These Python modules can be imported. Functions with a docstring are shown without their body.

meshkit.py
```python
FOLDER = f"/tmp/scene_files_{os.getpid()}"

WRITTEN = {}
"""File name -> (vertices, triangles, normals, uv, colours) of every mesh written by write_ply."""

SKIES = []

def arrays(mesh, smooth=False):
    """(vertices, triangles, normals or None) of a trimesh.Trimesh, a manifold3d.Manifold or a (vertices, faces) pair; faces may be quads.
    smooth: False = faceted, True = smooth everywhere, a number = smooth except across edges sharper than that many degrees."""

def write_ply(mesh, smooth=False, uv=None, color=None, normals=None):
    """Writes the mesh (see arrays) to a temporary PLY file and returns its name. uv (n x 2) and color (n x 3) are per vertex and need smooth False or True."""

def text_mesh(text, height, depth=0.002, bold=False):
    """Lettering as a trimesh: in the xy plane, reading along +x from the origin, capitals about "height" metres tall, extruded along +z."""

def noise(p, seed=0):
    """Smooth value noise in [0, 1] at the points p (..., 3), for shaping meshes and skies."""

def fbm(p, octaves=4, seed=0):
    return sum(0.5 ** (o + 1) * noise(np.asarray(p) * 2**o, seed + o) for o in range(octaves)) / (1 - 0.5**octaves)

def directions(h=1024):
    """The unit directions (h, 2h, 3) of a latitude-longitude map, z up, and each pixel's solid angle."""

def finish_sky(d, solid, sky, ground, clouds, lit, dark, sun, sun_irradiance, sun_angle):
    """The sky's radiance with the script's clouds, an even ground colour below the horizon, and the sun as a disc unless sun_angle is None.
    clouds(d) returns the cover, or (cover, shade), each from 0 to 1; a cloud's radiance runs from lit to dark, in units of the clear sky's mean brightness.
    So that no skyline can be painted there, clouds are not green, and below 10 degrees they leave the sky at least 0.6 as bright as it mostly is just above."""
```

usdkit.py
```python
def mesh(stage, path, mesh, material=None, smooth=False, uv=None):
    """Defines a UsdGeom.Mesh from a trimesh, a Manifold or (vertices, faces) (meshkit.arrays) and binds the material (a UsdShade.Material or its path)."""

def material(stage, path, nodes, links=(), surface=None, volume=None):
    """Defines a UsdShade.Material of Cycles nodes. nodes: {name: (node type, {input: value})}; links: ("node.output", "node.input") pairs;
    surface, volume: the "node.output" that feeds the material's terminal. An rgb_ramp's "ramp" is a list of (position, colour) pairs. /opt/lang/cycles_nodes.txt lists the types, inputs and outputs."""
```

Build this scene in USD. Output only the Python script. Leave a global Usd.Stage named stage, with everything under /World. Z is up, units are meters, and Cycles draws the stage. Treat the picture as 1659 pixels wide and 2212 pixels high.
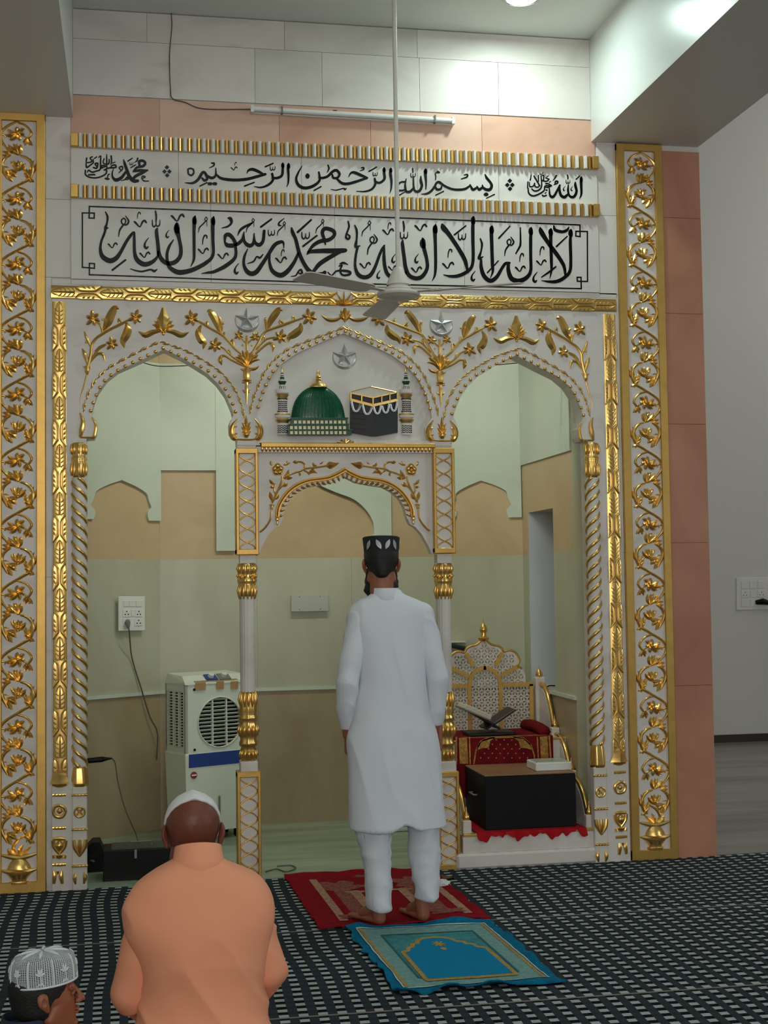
import math, random
import numpy as np, trimesh, manifold3d, usdkit, meshkit
from shapely.geometry import Polygon, box as sbox, LineString, Point, MultiPoint
from shapely.ops import unary_union
from shapely import affinity
from pxr import Usd, UsdGeom, UsdLux, Gf, Sdf, UsdShade
random.seed(7); rng = np.random.default_rng(7)
stage = Usd.Stage.CreateInMemory()
UsdGeom.SetStageUpAxis(stage, UsdGeom.Tokens.z); UsdGeom.SetStageMetersPerUnit(stage, 1.0)
UsdGeom.Xform.Define(stage, '/World'); UsdGeom.Scope.Define(stage, '/World/Looks')
stage.SetDefaultPrim(stage.GetPrimAtPath('/World'))

# ---------------------------------------------------------------- camera (solved from the vanishing points)
F = 2973.735; CX, CY = 829.5, 1106.0; H = 1.55; D = 7.327
def cam_axes(yaw, pitch, roll):
    cy, sy, cp, sp = math.cos(yaw), math.sin(yaw), math.cos(pitch), math.sin(pitch)
    fwd = np.array([sy*cp, cy*cp, sp]); right = np.array([cy, -sy, 0]); down = np.cross(fwd, right)
    cr, sr = math.cos(roll), math.sin(roll)
    return np.array([cr*right+sr*down, -sr*right+cr*down, fwd])
M = cam_axes(*np.radians([10.50174728, 2.92428942, 0.7824205])); CAM = np.array([0, -D, H])
def ray(px, py): return M.T @ np.array([(px-CX)/F, (py-CY)/F, 1.0])
def P(px, py, y=0.0):                      # point of the plane at depth y (metres behind the front wall)
    d = ray(px, py); return CAM + d*(y+D)/d[1]
def G(px, py, z=0.0):                      # point of the horizontal plane at height z
    d = ray(px, py); return CAM + d*(z-H)/d[2]
cam = UsdGeom.Camera.Define(stage, '/World/camera')
r_, d_, f_ = M
cam.AddTransformOp().Set(Gf.Matrix4d(*[float(x) for x in (*r_, 0, *(-d_), 0, *(-f_), 0, *CAM, 1)]))
cam.CreateHorizontalApertureAttr(36.0); cam.CreateVerticalApertureAttr(36.0*2212/1659); cam.CreateFocalLengthAttr(36.0*F/1659)
cam.CreateClippingRangeAttr(Gf.Vec2f(0.1, 100)); cam.CreateExposureAttr(-0.2)

# ---------------------------------------------------------------- lights
def lin(r, g, b): return tuple(((c/255)/12.92 if c/255 <= .04045 else ((c/255+.055)/1.055)**2.4) for c in (r, g, b))
def orient(prim, pos, target):
    z = np.array(pos, float)-np.array(target, float); z /= np.linalg.norm(z)
    x = np.cross([0, 1, 0] if abs(z[2]) > .95 else [0, 0, 1], z); x /= np.linalg.norm(x); y = np.cross(z, x)
    UsdGeom.Xformable(prim).AddTransformOp().Set(Gf.Matrix4d(*[float(v) for v in (*x, 0, *y, 0, *z, 0, *pos, 1)]))
def rect_light(name, pos, target, w, h, power, color):
    l = UsdLux.RectLight.Define(stage, '/World/'+name); l.CreateWidthAttr(w); l.CreateHeightAttr(h)
    l.CreateIntensityAttr(power); l.CreateColorAttr(Gf.Vec3f(*color)); orient(l, pos, target); return l
# daylight through the hall's windows behind and beside the camera
rect_light('window_light_rear', (-0.4, -13.4, 2.6), (-0.4, 0, 2.2), 5.0, 2.4, 7.0, (1.0, .97, .92))
rect_light('window_light_right', (8.9, -6.5, 2.6), (0, -5.5, 2.0), 4.0, 2.6, 5.0, (.86, .95, 1.0))
rect_light('window_light_hall', (9.3, 2.6, 4.4), (5.0, 2.6, 3.0), 3.0, 2.5, 23.0, (1.0, .97, .94))
# ceiling downlights of the cove and the tube lamp on the niche's side of the screen
def disk_light(name, pos, radius, power, color, target=None):
    l = UsdLux.DiskLight.Define(stage, '/World/'+name); l.CreateRadiusAttr(radius); l.CreateIntensityAttr(power)
    l.CreateColorAttr(Gf.Vec3f(*color)); orient(l, pos, target or (pos[0], pos[1]+1e-4, 0)); return l
DOWN = [(2.04, -0.49), (2.04, -2.4), (2.04, -4.4), (0.3, -2.4), (0.3, -4.4), (0.3, -6.4), (2.04, -6.4)]
for i, (x, y) in enumerate(DOWN):
    disk_light(f'downlight_lamp_{i+1}', (x, y, 4.575), .075, 240.0 if i == 0 else 120.0, (.78, 1.0, .93))
rect_light('niche_tube_lamp', (1.15, .32, 3.35), (1.15, 1.3, 1.2), 1.3, .06, 92.0, (.93, 1.0, .86))
dome = UsdLux.DomeLight.Define(stage, '/World/sky_light'); dome.CreateIntensityAttr(0.12); dome.CreateColorAttr(Gf.Vec3f(.9, .96, 1.0))

# ---------------------------------------------------------------- materials
LOOKS = {}
def mat(name, color, rough=.5, metal=0.0, spec=.5, bump=None, var=None, coat=0.0, sheen=0.0, sss=0.0, emit=None):
    """var = (other colour, noise scale, ramp lo, ramp hi[, stretch]); bump = (scale, strength, distance)"""
    if name in LOOKS: return LOOKS[name]
    n = {'p': ('principled_bsdf', {'base_color': color, 'roughness': rough, 'metallic': metal, 'specular_ior_level': spec, 'coat_weight': coat, 'sheen_weight': 0.0})}
    if sheen: n['p'][1]['specular_ior_level'] = .12
    L = []
    if sss: n['p'][1].update({'subsurface_weight': sss, 'subsurface_radius': (1, .35, .2), 'subsurface_scale': .01})
    if emit: n['p'][1].update({'emission_color': emit[0], 'emission_strength': emit[1]})
    if var or bump: n['g'] = ('geometry', {})
    if var:
        n['m'] = ('mapping', {'scale': var[4] if len(var) > 4 else (1, 1, 1)}); L.append(('g.position', 'm.vector'))
        n['n'] = ('noise_texture', {'scale': var[1], 'detail': 5, 'roughness': .6, 'distortion': .6}); L.append(('m.vector', 'n.vector'))
        n['r'] = ('rgb_ramp', {'ramp': [(0, color), (var[2], color), (var[3], var[0]), (1, var[0])]}); L += [('n.fac', 'r.fac'), ('r.color', 'p.base_color')]
    if bump:
        n['bn'] = ('noise_texture', {'scale': bump[0], 'detail': 3}); n['b'] = ('bump', {'strength': bump[1], 'distance': bump[2]})
        L += [('g.position', 'bn.vector'), ('bn.fac', 'b.height'), ('b.normal', 'p.normal')]
    LOOKS[name] = usdkit.material(stage, '/World/Looks/'+name, n, L, surface='p.BSDF'); return LOOKS[name]

marble = mat('white_marble', lin(222, 213, 207), .42, var=(lin(198, 189, 182), 2.2, .52, .72, (1, 1, 2.2)))
marble_b = mat('white_marble_tile', lin(224, 217, 210), .55, var=(lin(202, 194, 186), 1.6, .5, .75, (1, 1, 1.5)))
marble_c = mat('white_marble_tile_grey', lin(216, 211, 204), .55, var=(lin(200, 195, 188), 2.4, .45, .7, (1, 1, 1.5)))
paint = mat('white_paint', lin(214, 214, 208), .55, bump=(60, .08, .002))
beam_paint = mat('beam_gloss_paint', lin(222, 224, 220), .28, spec=.6)
paint_ceiling = mat('ceiling_paint', lin(232, 234, 228), .6)
soffit = mat('beam_soffit_laminate', lin(214, 210, 203), .35)
pink = mat('pink_stone', lin(212, 166, 144), .38, var=(lin(196, 148, 126), 1.8, .45, .7, (1, 1, 1.4)))
pink_b = mat('pink_stone_pale', lin(220, 180, 160), .38, var=(lin(206, 162, 140), 1.8, .45, .7))
red_stone = mat('red_sandstone', lin(196, 138, 112), .42, var=(lin(174, 114, 88), 1.5, .4, .7, (1, 1, .8)))
gold = mat('gold_leaf', lin(238, 194, 114), .26, .92, var=(lin(228, 186, 110), 30, .45, .65))
gold_flat = mat('gold_paint', lin(214, 172, 96), .42, .82, var=(lin(200, 160, 88), 12, .4, .7))
gold_soft = mat('gold_worn', lin(234, 192, 116), .29, .9)
silver = mat('polished_silver', lin(228, 230, 232), .30, .75)
black_paint = mat('black_gloss_paint', lin(9, 10, 12), .30, spec=.22)
niche_pale = mat('niche_pale_marble', lin(204, 213, 199), .4, var=(lin(194, 204, 190), 1.4, .45, .7))
niche_ochre = mat('niche_ochre_stone', lin(198, 174, 138), .45, var=(lin(184, 158, 122), 1.7, .4, .7))
niche_green = mat('niche_green_marble', lin(188, 188, 166), .36, var=(lin(174, 172, 148), 1.5, .42, .68, (1, 1, .5)))
niche_dado = mat('niche_brown_marble', lin(172, 154, 124), .38, var=(lin(154, 134, 104), 1.5, .42, .68, (1, 1, .5)))
niche_floor = mat('niche_floor_marble', lin(160, 176, 152), .22, var=(lin(132, 146, 124), 2.0, .42, .66, (.35, 3, 1)))
hall_floor = mat('hall_floor_marble', lin(150, 142, 132), .25, var=(lin(112, 104, 94), 1.3, .42, .66, (.3, 2.6, 1)))
dark_wood = mat('dark_skirting', lin(52, 42, 38), .4)
white_plastic = mat('white_plastic', lin(226, 226, 220), .35)
grey_plastic = mat('grey_plastic', lin(120, 118, 114), .45)
black_plastic = mat('black_plastic', lin(10, 10, 11), .5, spec=.25)

# ---------------------------------------------------------------- scene helpers
used = {}
def fresh(parent, name):
    k = (parent, name); n = used.get(k, 0); used[k] = n+1
    return f'{parent}/{name}' if n == 0 else f'{parent}/{name}_{n:03d}'
def tag(prim, label=None, cat=None, group=None, kind=None):
    for k, v in (('label', label), ('category', cat), ('group', group), ('kind', kind)):
        if v: prim.SetCustomDataByKey(k, v)
LOC = {}
def thing(name, label, cat, loc=(0, 0, 0), group=None, kind=None):
    p = fresh('/World', name); x = UsdGeom.Xform.Define(stage, p); x.AddTranslateOp().Set(Gf.Vec3d(*map(float, loc)))
    tag(x.GetPrim(), label, cat, group, kind); LOC[p] = np.array(loc, float); return p
def part(parent, name, mesh, m, smooth=False, label=None, kind=None):
    if isinstance(mesh, list): mesh = join(mesh)
    v, f = arr(mesh); assert len(v) and f.max() < len(v), (name, len(v), f.max()); p = fresh(parent, name); base = LOC['/'.join(parent.split('/')[:3])]
    LOC[p] = base
    o = usdkit.mesh(stage, p, (v-base, f), m, smooth=smooth); tag(o.GetPrim(), label, None, None, kind); return p
def solid(name, mesh, m, label, cat, group=None, kind=None, smooth=False):   # a thing that is one mesh
    if isinstance(mesh, list): mesh = join(mesh)
    p = fresh('/World', name); LOC[p] = np.zeros(3)
    o = usdkit.mesh(stage, p, arr(mesh), m, smooth=smooth); tag(o.GetPrim(), label, cat, group, kind); return p
def struct(name, mesh, m, label=None, cat=None): return solid(name, mesh, m, label, cat, kind='structure')
def arr(m):
    if hasattr(m, 'to_mesh'): m = m.to_mesh(); return np.array(m.vert_properties[:, :3], float), np.array(m.tri_verts)
    if isinstance(m, (tuple, list)):
        v, f = np.asarray(m[0], float), np.asarray(m[1], int)
        if f.shape[1] == 4: f = np.vstack([f[:, [0, 1, 2]], f[:, [0, 2, 3]]])
        return v, f
    return np.array(m.vertices), np.array(m.faces)
def join(ms):
    V, Fc, n = [], [], 0
    for m in ms:
        v, f = arr(m); V.append(v); Fc.append(f+n); n += len(v)
    return np.vstack(V), np.vstack(Fc)
def box(x0, x1, y0, y1, z0, z1, ch=0.0):
    if ch:
        pts = []
        for x, sx in ((x0, 1), (x1, -1)):
            for y, sy in ((y0, 1), (y1, -1)):
                for z, sz in ((z0, 1), (z1, -1)):
                    pts += [(x, y+sy*ch, z+sz*ch), (x+sx*ch, y, z+sz*ch), (x+sx*ch, y+sy*ch, z)]
        return manifold3d.Manifold.hull_points(np.array(pts, float))
    b = trimesh.creation.box([abs(x1-x0), abs(y1-y0), abs(z1-z0)]); b.apply_translation([(x0+x1)/2, (y0+y1)/2, (z0+z1)/2]); return arr(b)
def xf(mesh, loc=(0, 0, 0), rz=0.0, rx=0.0, ry=0.0, s=1.0):
    v, f = arr(mesh); v = v*np.asarray(s)
    for a, ax in ((rx, 0), (ry, 1), (rz, 2)):
        if a:
            c, q = math.cos(a), math.sin(a); i, j = [(1, 2), (2, 0), (0, 1)][ax]
            w = v.copy(); w[:, i] = c*v[:, i]-q*v[:, j]; w[:, j] = q*v[:, i]+c*v[:, j]; v = w
    return v+np.asarray(loc, float), f
def extrude(poly, y0, y1):                   # a shapely polygon in wall (x, z), thickness from y0 (front) to y1 (back)
    out = []
    for g in getattr(poly, 'geoms', [poly]):
        if g.is_empty or g.area < 1e-9: continue
        m = trimesh.creation.extrude_polygon(g, abs(y1-y0), engine='earcut'); v = np.array(m.vertices)
        out.append((np.stack([v[:, 0], max(y0, y1)-v[:, 2], v[:, 1]], 1), np.array(m.faces)))
    return join(out)
def lathe(profile, n=24, center=(0, 0, 0), a0=0.0, a1=2*math.pi, flute=None):   # profile [(r, z)]
    p = np.array(profile, float); full = abs(a1-a0-2*math.pi) < 1e-6
    th = np.linspace(a0, a1, n+1)[:-1] if full else np.linspace(a0, a1, n+1)
    k = np.ones(len(th)) if flute is None else flute(th)
    v = np.stack([p[:, None, 0]*np.cos(th)*k, p[:, None, 0]*np.sin(th)*k, np.broadcast_to(p[:, None, 1], (len(p), len(th)))], -1).reshape(-1, 3)
    m = len(th); F_ = []
    for i in range(len(p)-1):
        for j in range(m if full else m-1):
            a, b = i*m+j, i*m+(j+1) % m; F_.append((a, b, b+m, a+m))
    return v+np.asarray(center, float), np.vstack([np.array(F_)[:, [0, 1, 2]], np.array(F_)[:, [0, 2, 3]]])
def spline(pts, n=6):                        # Catmull-Rom through rows of any width
    p = np.asarray(pts, float)
    if len(p) < 3: 
        t = np.linspace(0, 1, n+1)[:, None]; return p[0]*(1-t)+p[-1]*t
    q = np.vstack([2*p[0]-p[1], p, 2*p[-1]-p[-2]]); out = []
    for i in range(1, len(q)-2):
        for t in np.linspace(0, 1, n, endpoint=False):
            a, b, c, d = q[i-1:i+3]
            out.append(.5*(2*b+(c-a)*t+(2*a-5*b+4*c-d)*t*t+(3*b-a-3*c+d)*t**3))
    return np.vstack(out+[p[-1:]])
def tube(pts, r, sides=8, cap=True):
    p = np.asarray(pts, float); r = np.broadcast_to(r, (len(p),)).astype(float)
    t = np.gradient(p, axis=0); t /= np.linalg.norm(t, axis=1, keepdims=True)+1e-12
    a = np.cross(t[0], [0, 0, 1.0]); a = a if np.linalg.norm(a) > .1 else np.cross(t[0], [1.0, 0, 0]); A = []
    for k in range(len(p)):
        a = a-t[k]*(a@t[k]); a /= np.linalg.norm(a)+1e-12; A.append(a)
    A = np.array(A); B = np.cross(t, A); th = np.arange(sides)*2*np.pi/sides
    v = p[:, None]+r[:, None, None]*(np.cos(th)[None, :, None]*A[:, None]+np.sin(th)[None, :, None]*B[:, None])
    V = v.reshape(-1, 3); F_ = []
    for i in range(len(p)-1):
        for j in range(sides): F_.append((i*sides+j, i*sides+(j+1) % sides, (i+1)*sides+(j+1) % sides, (i+1)*sides+j))
    F_ = np.array(F_); T = [F_[:, [0, 1, 2]], F_[:, [0, 2, 3]]]
    if cap:
        n = len(V); V = np.vstack([V, p[0], p[-1]]); e = (len(p)-1)*sides
        T.append(np.array([(n, (j+1) % sides, j) for j in range(sides)]+[(n+1, e+j, e+(j+1) % sides) for j in range(sides)]))
    return V, np.vstack(T)
PX = .00252                                   # metres per photo pixel on the front wall, near enough for widths
SEC = {'dome': [(-1, 0), (-.72, .7), (0, 1), (.72, .7), (1, 0)], 'ridge': [(-1, 0), (-.55, .42), (0, 1), (.55, .42), (1, 0)], 'groove': [(-1, 0), (-.8, .9), (-.35, .85), (0, .25), (.35, .85), (.8, .9), (1, 0)]}
def stroke(pts, w, h=.5, y=0.0, n=5, sec='dome', hmax=.02):
    """A carved ribbon on the wall: points (x, z) in metres, widths w, domed towards the viewer, flat back at depth y."""
    p = np.column_stack([np.asarray(pts, float), np.broadcast_to(w, (len(pts),))]); q = spline(p, n)
    c, W = q[:, :2], np.maximum(q[:, 2], 4e-4)
    t = np.gradient(c, axis=0); t /= np.linalg.norm(t, axis=1, keepdims=True)+1e-12; nm = np.stack([-t[:, 1], t[:, 0]], 1)
    S = np.array(SEC[sec]); hh = np.minimum(W*h, hmax); k = len(S)
    xz = c[:, None]+nm[:, None]*(S[None, :, 0, None]*W[:, None, None]/2)
    v = np.stack([xz[..., 0], y-S[None, :, 1]*hh[:, None], xz[..., 1]], -1)
    V = v.reshape(-1, 3); F_ = []
    for i in range(len(c)-1):
        for j in range(k-1): F_.append((i*k+j, (i+1)*k+j, (i+1)*k+j+1, i*k+j+1))
    F_ = np.array(F_); T = [F_[:, [0, 1, 2]], F_[:, [0, 2, 3]]]
    T.append(np.array([(0, j, j+1) for j in range(1, k-1)]+[((len(c)-1)*k, (len(c)-1)*k+j+1, (len(c)-1)*k+j) for j in range(1, k-1)]))
    return V, np.vstack(T)
def parse(s): return [[tuple(map(float, q.split(','))) for q in l.split()] for l in s.strip().replace(';', '\n').split('\n') if l.strip()]
class Crop:                                   # coordinates read off an enlarged detail of the photograph -> wall metres
    def __init__(s, ox, oy, k, y=0.0): s.ox, s.oy, s.k, s.y = ox, oy, k, y
    def __call__(s, x, y): q = P(x/s.k+s.ox, y/s.k+s.oy, s.y); return q[0], q[2]
    def strokes(s, txt, h=.5, n=4, sec='dome', hmax=.02, y=None):
        return [stroke([s(q[0], q[1]) for q in l], [q[2]/s.k*PX for q in l], h, s.y if y is None else y, n, sec, hmax) for l in parse(txt)]
    def lobe(s, b, t, w, bend=0.0, h=.5, sec='ridge', hmax=.02, prof=(.35, .9, 1, .7, .08)):
        b, t = np.array(b, float), np.array(t, float); d = t-b; nn = np.array([-d[1], d[0]])
        pts = [b+d*u+nn*bend*4*u*(1-u) for u in (0, .3, .55, .8, 1)]
        return stroke([s(*q) for q in pts], [w*k/s.k*PX for k in prof], h, s.y, 3, sec, hmax)
def quad_box(pts, y0, y1): return extrude(Polygon(pts), y0, y1)
# ================================================================ the setting
XL, XR = P(112.4, 900)[0], P(1337, 900)[0]          # the carved screen's sides
ZT = 3.131                                          # and its top
YB, YF = -13.5, 4.92                                # rear wall, far wall of the side hall
BL, BR0, BR1, ZB, ZC = -0.283, 2.577, 3.219, 4.02, 4.61
struct('floor', box(-3.5, 9, YB, 0.0, -.12, -.012), hall_floor)
struct('floor', box(BR1-.12, 9, 0.0, YF, -.12, 0.004), hall_floor)
struct('floor', box(-.6, BR1-.12, 0.0, 2.0, -.12, 0.006), niche_floor)
cm = {'g': ('geometry', {}), 's': ('separate_xyz', {}), 'n': ('noise_texture', {'scale': .9, 'detail': 1.0}), 'n2': ('noise_texture', {'scale': 220, 'detail': 2})}
cl = [('g.position', 's.vector'), ('g.position', 'n.vector'), ('g.position', 'n2.vector')]
def mth(name, t, a, b=None, c=None):
    cm[name] = ('math', {'math_type': t, **{f'value{i+1}': v for i, v in enumerate((a, b, c)) if isinstance(v, (int, float))}})
    for i, v in enumerate((a, b, c)):
        if isinstance(v, str): cl.append((v, f'{name}.value{i+1}'))
    return name+'.value'
xw = mth('xw', 'multiply_add', 'n.fac', .12, 's.x')
u = mth('u', 'fraction', mth('u0', 'divide', mth('u1', 'add', xw, 50.0), .067))
yo = mth('yo', 'add', 's.y', 1.135+1.21*40)
sy = mth('sy', 'fraction', mth('sy0', 'divide', yo, 1.21))
v_ = mth('v', 'fraction', mth('v0', 'divide', yo, .0637))
col = mth('col', 'less_than', u, .5)
lit_ = mth('lit', 'multiply', col, mth('vl', 'less_than', v_, .5))
seam = mth('seam', 'less_than', sy, .011)
vs_ = mth('vs', 'multiply_add', mth('vs1', 'less_than', v_, .5), .35, .3)
cm.update({'c1': ('mix_color', {'a': lin(42, 48, 55), 'b': lin(56, 63, 71)}), 'c2': ('mix_color', {'b': lin(16, 19, 23)}), 'c3': ('mix_color', {'b': lin(172, 178, 178)}), 'c4': ('mix_color', {'b': lin(140, 128, 120)}),
           'bp': ('bump', {'strength': .5, 'distance': .004}), 'p': ('principled_bsdf', {'roughness': .95, 'specular_ior_level': .1})})
cl += [(vs_, 'c1.fac'), ('c1.result', 'c2.a'), (col, 'c2.fac'), ('c2.result', 'c3.a'), (lit_, 'c3.fac'), ('c3.result', 'c4.a'), (seam, 'c4.fac'), ('c4.result', 'p.base_color'), ('n2.fac', 'bp.height'), ('bp.normal', 'p.normal')]
carpet_mat = usdkit.material(stage, '/World/Looks/woven_carpet', cm, cl, surface='p.BSDF')
solid('carpet', box(-3.5, 9, YB, -.004, -.012, 0.0), carpet_mat, 'dark grey prayer hall carpet woven with rows of light dashes', 'carpet')

struct('ceiling', box(BL, BR0, YB, 0.0, ZC, ZC+.1), paint_ceiling)
struct('ceiling', box(-3.5, BL-.75, YB, 0.0, ZC, ZC+.1), paint_ceiling)
struct('ceiling', box(BR1, 9, YB, YF, 6.5, 6.6), paint_ceiling)
for name, x0, x1, zt in (('trim_1', BL-.75, BL, ZC+.1), ('trim_2', BR0, BR1, 6.5)):
    b = thing(name, None, None, (x0, 0, ZB), kind='structure')
    part(b, 'soffit', box(x0, x1, YB, 0, ZB, ZB+.01), soffit)
    part(b, 'beam_side', box(x0, x1, YB, 0, ZB+.01, zt), beam_paint)
struct('wall_left', box(-3.6, -3.5, YB, 0, 0, ZC), paint)
struct('wall_back', box(-3.6, 9, YB-.1, YB, 0, 6.5), paint)
struct('wall_right', box(9, 9.1, YB, YF, 0, 6.5), paint)
struct('wall_far', box(BR1-.1, 9.1, YF, YF+.1, 0, 6.5), paint)
struct('baseboard_far', box(BR1-.1, 9, YF-.02, YF, 0.0, .075), dark_wood)

def window_frame(n, a0, a1, z0, z1, wall):
    t = thing(f'window_{n}', None, None, (0, 0, 0), kind='structure'); e = .07
    for q in ((a0-e, a1+e, z0-e, z0), (a0-e, a1+e, z1, z1+e), (a0-e, a0, z0, z1), (a1, a1+e, z0, z1)):
        part(t, 'window_frame', box(q[0], q[1], YB, YB+.12, q[2], q[3]) if wall == 'rear' else box(8.88, 9, q[0], q[1], q[2], q[3]), paint)
window_frame(1, -2.9, 2.1, 1.4, 3.8, 'rear'); window_frame(2, -8.5, -4.5, 1.3, 3.9, 'right')
# the front wall: a core with marble, pink and red stone facing slabs
w = thing('wall_front', None, None, (0, 0, 0), kind='structure')
hole = sbox(XL+.004, -1, XR-.004, ZT-.004)
part(w, 'wall_core', extrude(sbox(-3.6, 0, BR1, ZC+.08).difference(hole), 0.0, .16), marble_c)
part(w, 'wall_core', box(XL-.2, BR1, .16, .3, ZT-.1, ZC+.1), marble_c)
part(w, 'hall_return', box(BR1-.2, BR1, .16, YF, 0, 6.5), paint)
part(w, 'hall_lintel', box(BR1-.2, BR1, -.0, .3, ZC, 6.5), paint)
def slabs(rows, m_list, y=-.012, gap=.0007, name='marble_tile'):
    for k, (x0, x1, z0, z1) in enumerate(rows): part(w, name, box(x0+gap, x1-gap, y, 0.0, z0+gap, z1-gap, .0008), m_list[k % len(m_list)])
zr = P(700, 115)[2]; zp = P(160.7, 205)[2]; z1t, z1b, z2t, z2b = P(155, 293)[2], P(155, 321.6)[2], P(155, 403)[2], P(155, 431)[2]
xs1 = [BL] + [P(q, 90)[0] for q in (317, 614, 900)] + [BR0]; xs2 = [BL] + [P(q, 160)[0] for q in (367, 550, 695, 905, 1075)] + [BR0]
slabs([(a, b, zr, ZC-.004) for a, b in zip(xs1, xs1[1:])], [marble_b, marble, marble_c, marble_b])
slabs([(a, b, zp, zr) for a, b in zip(xs2, xs2[1:])], [marble, marble_b, marble_c, marble_b, marble])
xp = [P(q, 290)[0] for q in (153, 345, 603, 800, 1040)] + [BR0+.02]
slabs([(a, b, z1t+.0, zp-.004) for a, b in zip(xp, xp[1:])], [pink, pink_b], y=-.009, name='pink_slab')
xi = [P(153, 380)[0]] + [P(q, 380)[0] for q in (385, 650, 900, 1075)] + [P(1288, 400)[0]]
slabs([(a, b, z2t-.02, z1t) for a, b in zip(xi, xi[1:])], [marble_b], y=-.02)
xi = [xi[0]] + [P(q, 520)[0] for q in (455, 722, 1000)] + [xi[-1]]
slabs([(a, b, P(155, 604)[2], z2t-.02) for a, b in zip(xi, xi[1:])], [marble_b, marble], y=-.02)
PL0, PL1, PR0, PR1 = -.69, P(99, 900)[0], P(1340, 900)[0], P(1439, 900)[0]     # the two gilded floral panels
slabs([(PL1, xi[0], zz0, zz1) for zz0, zz1 in ((P(120, 600)[2], 3.58), (3.58, ZB))] + [(xi[-1], PR0, 3.15, 3.6), (xi[-1], PR0, 3.6, ZB)], [marble_b, marble])
slabs([(XL, xi[0], 3.131, P(155, 604)[2]), (xi[0], XR, 3.131, P(155, 604)[2])], [marble])
slabs([(PL1, XL, 0, 1.6), (PL1, XL, 1.6, P(120, 600)[2]), (XR, PR0, 0, 1.7), (XR, PR0, 1.7, 3.15)], [marble, marble_b])
zs = [0.0, .95, 1.75, 2.42, 3.05, 3.6, 3.985]
slabs([(PR1, BR1, a, b) for a, b in zip(zs, zs[1:])], [red_stone], name='red_slab', y=-.02)

# ---------------------------------------------------------------- the niche behind the screen
A_ = (P(345, 1205, 1.62)[0], 1.62); B_ = (P(958, 1205, 1.62)[0], 1.62)
Lc = (-.30, 1.27); Rc = (2.525, 1.34)
ZN = 3.55
plan = [(-.30, .3), Lc, A_, B_, Rc, (Rc[0]-.005, .3)]
def facet(name, p, q, bands, thick=.1, parent=None, off=0.0):
    """an upright slab along plan edge p->q, with bands [(z0, z1, material, proud)]"""
    p, q = np.array(p), np.array(q); d = (q-p)/np.linalg.norm(q-p); nn = np.array([-d[1], d[0]])
    for z0, z1, m, pr in bands:
        a = p-nn*pr; b = q-nn*pr; c2 = q+nn*thick; e = p+nn*thick
        pts = np.array([(*k, z) for z in (z0, z1) for k in (a, b, c2, e)])
        part(parent, name, manifold3d.Manifold.hull_points(pts), m)
zt_, zd_ = 1.715, .865                         # tops of the green lining and of the brown dado
nw = thing('wall_niche', None, None, (1.15, 1.4, 0), kind='structure')
for p, q in zip(plan, plan[1:]):
    n_ = max(1, round(np.linalg.norm(np.array(q)-p)/.6))
    for k in range(n_):
        a = np.array(p)+(np.array(q)-p)*k/n_; b = np.array(p)+(np.array(q)-p)*(k+1)/n_; g = (b-a)/np.linalg.norm(b-a)*.0005
        if (p, q) == (Rc, plan[-1]): continue
        facet('dado_slab', a+g, b-g, [(0, zd_, niche_dado, 0)], parent=nw)
        facet('lining_slab', a+g, b-g, [(zd_, zt_, niche_green, 0)], parent=nw)
        if k == 0: facet('upper_slab', np.array(p)+g, np.array(q)-g, [(zt_, ZN, niche_ochre, 0)], parent=nw)
    if (p, q) != (Rc, plan[-1]): facet('dado_rail', p, q, [(zd_-.006, zd_+.014, niche_pale, .014)], parent=nw)
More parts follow.
